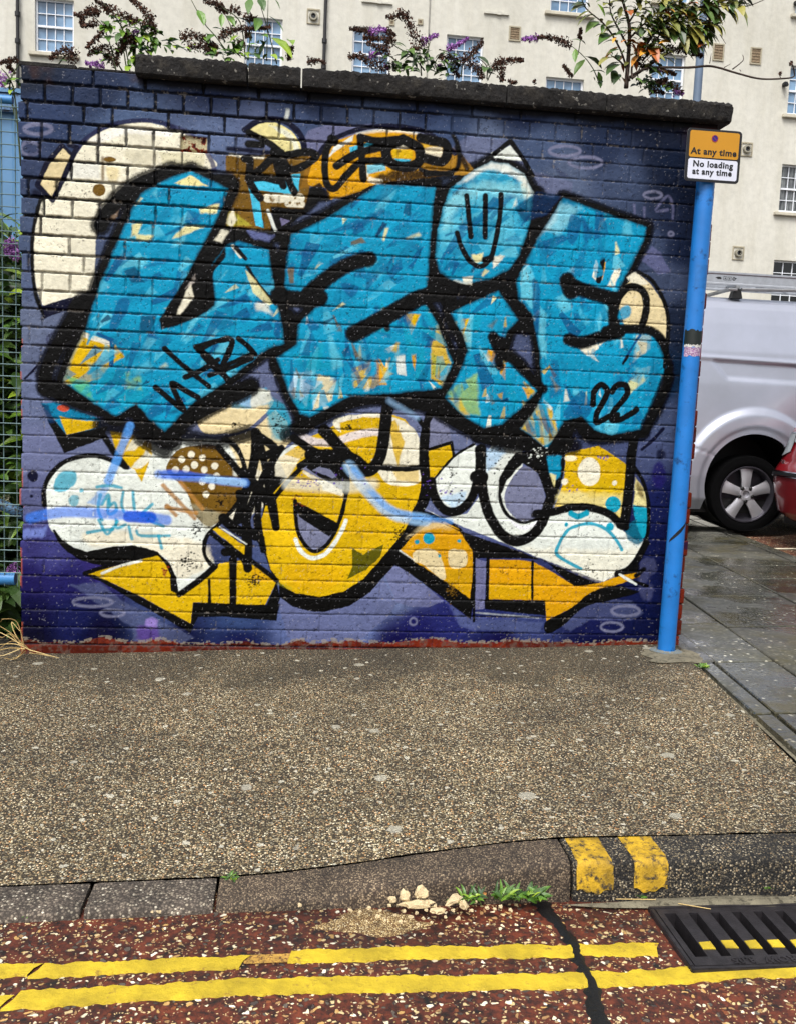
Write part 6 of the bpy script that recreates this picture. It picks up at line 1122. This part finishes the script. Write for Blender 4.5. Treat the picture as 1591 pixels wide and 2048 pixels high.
plant('buddleia', (945, 155), .30, 'straggly buddleia with forked brown flower spikes in front of a sash window', GP,
  [a5(870,540, 850,460, 820,420), a5(960,540, 980,440, 1060,380), a5(1140,560, 1140,460, 1080,400), a5(1260,570, 1240,470), a5(1150,560, 1180,500, 1240,440), a5(900,420, 860,380, 800,355)],
  {LD: [fl(a5(*q)) for q in ((800,355, 840,380), (830,450, 880,430), (860,460, 910,470), (930,400, 880,378), (900,480, 850,500), (1060,400, 1150,470), (1140,480, 1120,520), (1150,520, 1205,530), (1180,490, 1150,520), (880,380, 950,400), (770,410, 740,430))]+near(r, (895, 132), 26, (18, 8), 18)},
  [(DEAD, .018, *a5(980,430, 880,410, 800,400)), (DEAD, .018, *a5(980,430, 1040,370, 1110,295)), (DEAD, .026, *a5(1000,420, 1070,480, 1110,560)), (DEAD, .015, *a5(1180,490, 1230,435, 1400,425)), (DEAD, .02, *a5(1235,440, 1250,580)), (PURP, .013, *a5(860,350, 930,320)), (PURP, .008, *a5(930,318, 1010,272)), (PURP, .014, *a5(790,490, 820,455)), (DEAD, .014, *a5(900,500, 950,540)), (DEAD, .01, *a5(1290,580, 1350,585)), (DEAD, .009, *a5(1470,585, 1480,570))], sw=.0032)
plant('buddleia', (1197, 175), .28, 'single thin buddleia stem with a long arching purple tipped spike', GP,
  [a6(530,480, 505,375, 450,300, 375,245), a6(410,300, 430,220, 428,150), a6(385,420, 360,370, 335,345)],
  {LG: [fl(a6(*q)) for q in ((400,265, 400,335), (525,385, 535,465), (450,305, 540,370), (455,320, 402,405), (420,215, 455,240), (480,390, 560,390), (380,215, 430,225))]+near(r, (1192, 168), 5, (5, 3), 12)},
  [(DEAD, .014, *a6(380,250, 330,220, 250,200, 190,205)), (PURP, .012, *a6(200,203, 115,212)), (DEAD, .009, *a6(430,210, 428,150)), (DEAD, .007, *a6(385,415, 335,348)), (DEAD, .008, *a6(178,440, 183,432))], sw=.0028)
# the tall shrub with autumn leaves
def alongb(r, P, n, ln, t0=.1, drp=1.0):
    C_ = curve(P, False, 8); out = []
    for i in range(n):
        t = t0+(1-t0)*(i+r.random())/n; k = min(len(C_)-2, int(t*(len(C_)-1))); x, y = C_[k]+(C_[k+1]-C_[k])*r.random(); d = C_[k+1]-C_[k]; a = math.atan2(d[1], d[0])+r.choice((-1, 1))*r.uniform(.4, 1.2); l = ln*r.uniform(.6, 1.25)
        out.append((x, y, x+l*math.cos(a), y+l*math.sin(a)+l*.55*drp))
    return out
r = rnd('shrub'); Bz = [a6(680,470, 690,300, 692,150, 670,50, 640,-30), a6(690,440, 650,280, 560,150, 470,40, 430,-20), a6(690,280, 640,160, 600,60, 585,-30), a6(700,200, 760,140, 830,80, 900,-20), a6(700,430, 760,380, 880,300, 1000,240, 1090,180, 1130,60), a6(740,330, 830,180, 930,100, 1050,50, 1200,40, 1290,28), a6(700,430, 720,330, 800,200, 850,120, 950,60, 1080,-20), a6(690,380, 640,330, 600,290), a6(760,330, 800,280, 880,160, 1040,130, 1180,130), a6(690,120, 740,40, 780,-30), a6(1050,50, 1150,20, 1280,-20), a6(900,110, 1000,180, 1110,170)]
gl = []; ol = []
for i, q in enumerate(Bz): gl += alongb(r, q, [22, 20, 22, 44, 40, 60, 60, 8, 56, 24, 36, 40][i], 27, .22)
lf = {LOL: gl[::2]+near(r, (1345, 30), 90, (48, 24), 26)+near(r, (1300, 15), 20, (30, 12), 24), LD: gl[1::2]+near(r, (1350, 45), 60, (46, 26), 26)+[fl(a6(*q)) for q in ((600,390, 640,440), (620,380, 600,450), (640,400, 610,460), (720,420, 760,450), (780,430, 830,450), (800,400, 850,380))],
  LO: [fl(a6(*q)) for q in ((640,250, 568,322), (740,115, 690,150), (700,160, 650,230), (745,290, 710,360), (790,240, 840,340), (770,250, 740,300), (660,300, 640,330), (650,340, 660,390), (810,300, 835,350), (930,190, 980,205), (1000,175, 1025,225), (1120,60, 1150,75), (900,50, 905,90), (940,70, 1000,85), (1100,185, 1115,260), (620,200, 605,235), (680,60, 700,90), (1010,30, 1060,20))]+near(r, (1285, 105), 22, (20, 18), 26)+near(r, (1340, 60), 14, (40, 20), 24)}
lf[LG] = [fl(a6(*q)) for q in ((515,95, 460,145), (550,130, 545,180), (590,190, 530,240), (520,20, 555,90), (480,40, 450,10), (1120,160, 1170,230), (1190,60, 1200,110), (1240,20, 1250,70), (1050,100, 1150,40))]
plant('autumn_shrub', (1252, 175), .22, 'tall leafy shrub with green and orange leaves rooted at the right of the coping', None,
  [(.0105, *Bz[0])]+[(.005, *q) for q in Bz[1:]]+[(.006, *a6(700,410, 790,370, 1000,370, 1110,355, 1180,360, 1280,390, 1400,425, 1530,425, 1588,405, 1590,385, 1566,350)), (.003, *a6(1245,375, 1300,330, 1312,288)), (.002, *a6(1205,362, 1240,342)), (.002, *a6(1283,390, 1287,374)), (.002, *a6(1503,424, 1505,390)), (.003, *a6(1290,30, 1350,22, 1420,0)), (.002, *a6(1115,350, 1130,290)), (.002, *a6(1170,195, 1220,230))],
  lf, [(DEAD, .007, *a6(1566,352, 1560,332)), (DEAD, .005, *a6(1505,400, 1505,388))], stemm=STEM)
plant('buddleia', (1330, 185), .27, 'low dark buddleia drooping over the coping beside the lamp column', GP,
  [a6(800,500, 780,430, 830,400), a6(900,500, 880,460, 830,445), a6(760,470, 740,380, 830,280)],
  {LD: near(r, (1290, 168), 26, (14, 6), 16)+near(r, (1320, 175), 14, (16, 4), 14)}, [(DEAD, .018, *a6(820,280, 900,262, 1000,275, 1088,302)), (DEAD, .016, *a6(740,300, 750,350, 820,365)), (PURP, .012, *a6(820,372, 880,378)), (DEAD, .009, *a6(870,378, 945,402)), (DEAD, .018, *a6(800,460, 900,455, 980,500)), (DEAD, .012, *a6(830,445, 900,425)), (PURP, .011, *a6(930,490, 985,505)), (DEAD, .012, *a6(800,490, 880,500))], sw=.0032)

# ---------------------------------------------------------------- things left of the wall
BLUF = plain('pale_blue_paint', (56, 126, 186), .5, 0, .1, 12, .3, .002, ((30, 60, 84), .60)); WIRE = plain('green_grey_wire', (92, 116, 118), .45, .3, .2, 30, 0)
fe = empty('mesh_fence', (-.9, .05, .0), 'square wire mesh fence panel in a pale blue tube frame left of the wall', 'fence')
fx0, fx1 = -1.75+.9, -.015+.9; zt_, zb_ = 2.262, .275
g = MB(); g.tube([(fx0, 0, zt_), (fx1-.02, 0, zt_-.0)], .017, 14); g.tube([(fx0, 0, zb_), (fx1-.02, 0, zb_)], .028, 14); g.tube([(fx0, 0, zb_), (fx0, 0, zt_)], .02, 12); g.tube([(fx0, 0, -.1), (fx0, 0, zb_)], .02, 12); g.build('frame', BLUF, fe, smooth='auto')
g = MB(); k = 0
while fx1-.006-k*.0535 > fx0: x = fx1-.006-k*.0535; g.tube([(x, -.02, zb_-.03), (x, -.02, zt_)], .0022, 6); k += 1
z = zb_+.03
while z < zt_: g.tube([(fx0, -.0245, z), (fx1+.012, -.0245, z)], .0022, 6); z += .0493
g.build('wire_mesh', WIRE, fe)
g = MB(); g.tube([(fx1-1.0, .12, .86), (fx1-.4, .10, .70), (fx1-.05, .08, .565), (fx1+.0, .08, .54)], .024, 14); g.build('brace', plain('chipped_brace', (72, 112, 146), .6, 0, .3, 30, .4, .003, ((30, 30, 30), .46)), fe, smooth=True)
cz0 = onY(15, 372, 3.2).z; cz1 = onY(15, 178, 3.2).z
cn = empty('blue_container', (-1.7, 4.2, 0), 'faded light blue corrugated container standing behind the wire fence', 'container'); CB = plain('faded_blue_steel', (88, 130, 168), .5, .1, .1, 4, .2, .003, ((126, 92, 70), .68))
g = MB(); row0 = []; x = -3.0
while x < 2.2: row0 += [(x, -1.0), (x+.05, -.965), (x+.12, -.965), (x+.17, -1.0)]; x += .24
g.grid([[(x, y, .15) for x, y in row0], [(x, y, cz1-.16) for x, y in row0]]); g.box((-3, -.96, .15), (2.2, 1.0, cz1-.16)); g.build('side_panel', CB, cn)
CRM = plain('container_rail', (84, 120, 160), .5, .1, .2, 5, dirt=((40, 36, 36), .55)); g = MB(); g.box((-3.03, -1.02, cz1-.16), (2.23, 1.02, cz1-.03), .01); g.build('rail', CRM, cn); g = MB(); g.box((-3.03, -1.02, .0), (2.23, 1.02, .15), .01); g.build('rail', CRM, cn)
g = MB(); g.box((-3.03, -1.03, cz1-.03), (2.23, 1.02, cz1)); g.build('roof', CB, cn)
sh = empty('shrub', (-.7, .7, -.05), 'dense dark green buddleia bush growing behind the wire fence', 'shrub'); r = rnd('bush'); g = MB(); gd = MB()
for i in range(11000):
    x = r.uniform(-1.1, .66) if i % 3 == 0 else r.uniform(.1, .72); y = r.uniform(-.42, 1.1); tz = 1.80+.22*math.sin(x*7)+.1*math.sin(x*17+1); z = r.uniform(0.0, tz); q = g if (r.random() < .45 and z > .5) else gd; a = r.uniform(0, 6.28); leaf(q, (x, y, z), (math.cos(a), math.sin(a), r.uniform(-.4, .7)), r.uniform(.08, .2), r.uniform(.025, .06), .5, r)
g.build('leaves', LG, sh, fix=False); gd.build('inner_leaves', LD, sh, fix=False)
g = MB()
for i in range(26): x = r.uniform(-1, .6); y = r.uniform(-.2, .7); g.tube([(x*.6, y*.6+.1, 0), (x*.9, y*.9, .8), (x, y, 1.75)], .008, 6, r1=.003)
g.build('stem', STEM, sh)
for i, (px_, py_) in enumerate(((24, 492), (27, 505), (30, 1140))): p = onY(px_, py_, .3)-Vector((-.7, .7, -.05)); spike([p+Vector((-.02, 0, .02)), p, p+Vector((.02, 0, -.03))], .022, PURP, sh, ('sh', i), Vector((0, 0, 0)), 1.6)
for i, (px_, py_) in enumerate(((8, 1005), (12, 990))): p = onY(px_, py_, .3)-Vector((-.7, .7, -.05)); spike([p, p+Vector((.01, 0, -.07))], .012, leafmat('pale_seed', [(.2, (110, 120, 90)), (.8, (170, 170, 140))]), sh, ('sh2', i), Vector((0, 0, 0)))
for i in range(90):                                  # top stems reaching up in front of the container
    pass
# dry grass by the wall foot
DRY = leafmat('straw', [(.1, (132, 104, 60)), (.6, (186, 158, 100)), (.9, (214, 190, 136))], .8)
tg = empty('dry_grass_tuft', (.02, -.05, zP(0, -.05)), 'bleached dry grass straggling round the left foot of the painted wall', 'grass tuft'); g = MB(); r = rnd('dry'); o2 = Vector((.02, -.05, zP(0, -.05)))
for q in ([(60,1300),(30,1288),(-10,1290)], [(62,1302),(20,1275),(-5,1262)], [(50,1300),(35,1245),(8,1238),(2,1244)], [(60,1300),(118,1316)], [(45,1296),(10,1310),(-10,1312)], [(40,1290),(20,1268),(5,1275),(-10,1268)], [(52,1302),(30,1318),(8,1316)], [(48,1290),(25,1282),(0,1296)], [(40,1284),(28,1262),(24,1244),(40,1262)], [(50,1298),(20,1296),(-10,1303)], [(46,1300),(38,1312),(26,1316)], [(56,1296),(22,1266),(-4,1250)], [(60,1306),(90,1310),(110,1314)]):
    P = [onY(x, y, -.09+r.uniform(-.04, .02))-o2 for x, y in q]; P = [Vector(tuple(p)) for p in (curve([tuple(p) for p in P], False, 5) if len(P) > 2 else [tuple(p) for p in P])]; P = [Vector((p.x, p.y, max(p.z, .004))) for p in P]; g.tube(P, .0026, 5, r1=.001)
g.build('blades', DRY, tg)
# weeds
def weed(px_, py_, zf_, n, ln, label, seed, cat='weed', up=.6, m=LG, w=.2):
    d = ray(px_, py_); z0 = zf_; t = (z0-CAM.z)/d.z; p = CAM+d*t; ro = empty('weed', p, label, cat); r = rnd('w', seed); g = MB()
    for i in range(n):
        a = r.uniform(0, 6.28); leaf(g, (r.gauss(0, ln*.35), r.gauss(0, ln*.12), 0), (math.cos(a), math.sin(a)*.7-.2, up+r.random()*.7), ln*r.uniform(.6, 1.1), ln*w, .6, r)
    g.build('leaves', m, ro, fix=False); g = MB(); [g.tube([(r.gauss(0, ln*.2), 0, 0), (r.gauss(0, ln*.3), 0, ln*.4)], .001, 5) for _ in range(3)]; g.build('stem', GSTEM, ro)
weed(462, 1758, zP(.98, -1.8), 26, .025, 'small weed sprouting in the kerb joint at the left', 1); weed(945, 1800, -.118, 24, .04, 'low weed with curved leaves beside the rubble heap', 2); weed(1010, 1800, -.118, 26, .048, 'upright green weed at the kerb foot, between two other weeds', 3, up=1.2); weed(1068, 1802, -.118, 18, .055, 'broad leaved weed at the kerb foot nearest the black tar seam', 4, up=1.0, w=.3)
weed(1405, 1335, zP(2.95, -.3)+.002, 60, .026, 'bright green weed in the corner of the paving by the sign post', 5, w=.3); weed(1285, 1795, -.135, 12, .022, 'tiny weed tuft under the second yellow kerb mark', 6); weed(66, 1832, -.15, 14, .02, 'tiny weed at the foot of the leftmost kerb stone', 7); weed(1475, 1055, .085, 40, .06, 'dark weed in the paving by the van wheel', 8, m=LD); weed(1535, 1778, -.1, 10, .015, 'tiny weed growing high on the kerb face by the right edge', 9)
# rubble
CH = plain('cream_chalk_stone', (206, 186, 146), .9, 0, .18, 40, .7, .003, ((150, 120, 70), .58)); CH2 = plain('amber_stone', (176, 120, 60), .8, 0, .3, 60, .5)
def stone(px_, py_, sx, sy, sz, label, seed, m=CH, grp=None, z0=-.118):
    d = ray(px_, py_); p = CAM+d*((z0-CAM.z)/d.z); r = rnd('st', seed); bm = bmesh.new(); bmesh.ops.create_icosphere(bm, subdivisions=2, radius=1)
    for v in bm.verts: n_ = 1+.32*math.sin(v.co.x*3+seed*1.7)*math.cos(v.co.y*4+seed)+r.uniform(-.2, .2); v.co = Vector((v.co.x*sx*.86*n_, v.co.y*sy*.9*n_, max(-.25*sz, v.co.z*sz*.85*n_)))
    me = bpy.data.meshes.new('stone'); bm.to_mesh(me); bm.free(); me.materials.append(m); o = bpy.data.objects.new('stone', me); COL.objects.link(o); o.location = (p.x, p.y, p.z+sz*.2); o.rotation_euler.z = r.uniform(0, 3); tag(o, label, 'stone', grp)
    return o
o = stone(834, 1812, .046, .016, .014, 'long flat cream stone slab at the front of the rubble heap', 1); o.rotation_euler.z = .1
stone(808, 1797, .016, .014, .02, 'pointed cream stone at the back left of the rubble heap', 2, z0=-.105); stone(842, 1792, .022, .014, .022, 'tallest cream stone at the back of the rubble heap', 3, z0=-.10); o = stone(905, 1803, .03, .014, .013, 'cream stone half hidden under the low weed', 4, z0=-.11); stone(926, 1815, .014, .011, .018, 'upright cream stone right of the rubble heap', 5); stone(963, 1793, .013, .01, .012, 'amber brown stone between the weeds', 6, CH2)
stone(784, 1802, .012, .01, .01, 'small cream stone at the left tip of the rubble heap', 7); stone(876, 1824, .02, .012, .01, 'rounded cream stone in front of the rubble heap', 8)
GS_ = 'small loose stones along the kerb foot'; r = rnd('ls')
for i, (x, y) in enumerate(((808,1824),(832,1828),(852,1822),(778,1812),(950,1806),(973,1817),(988,1819),(942,1822),(870,1812),(790,1832),(820,1836),(905,1822),(522,1815),(530,1812),(441,1817),(455,1816),(305,1824),(318,1825),(326,1822),(890,1835),(846,1838),(1000,1815),(760,1822),(738,1818),(720,1826),(770,1842),(800,1846),(862,1846),(915,1838),(700,1822),(755,1834),(835,1850),(1020,1822),(600,1812),(575,1816))): stone(x, y, r.uniform(.004, .008), r.uniform(.004, .006), r.uniform(.004, .007), 'small loose cream stone lying along the kerb foot', 20+i, CH, GS_, -.122+(-.02 if x < 600 else 0))
for i, q in enumerate(([(1230,1798),(1310,1799)], [(1355,1807),(1420,1818)])):
    d = [ray(*p) for p in q]; P = [CAM+v*((-.128-CAM.z)/v.z) for v in d]; g = MB(); g.tube(P, .0012, 5); tag(g.build('straw', DRY), ['pale straw lying at the foot of the yellow marked kerb', 'pale straw lying above the drain grating'][i], 'straw')
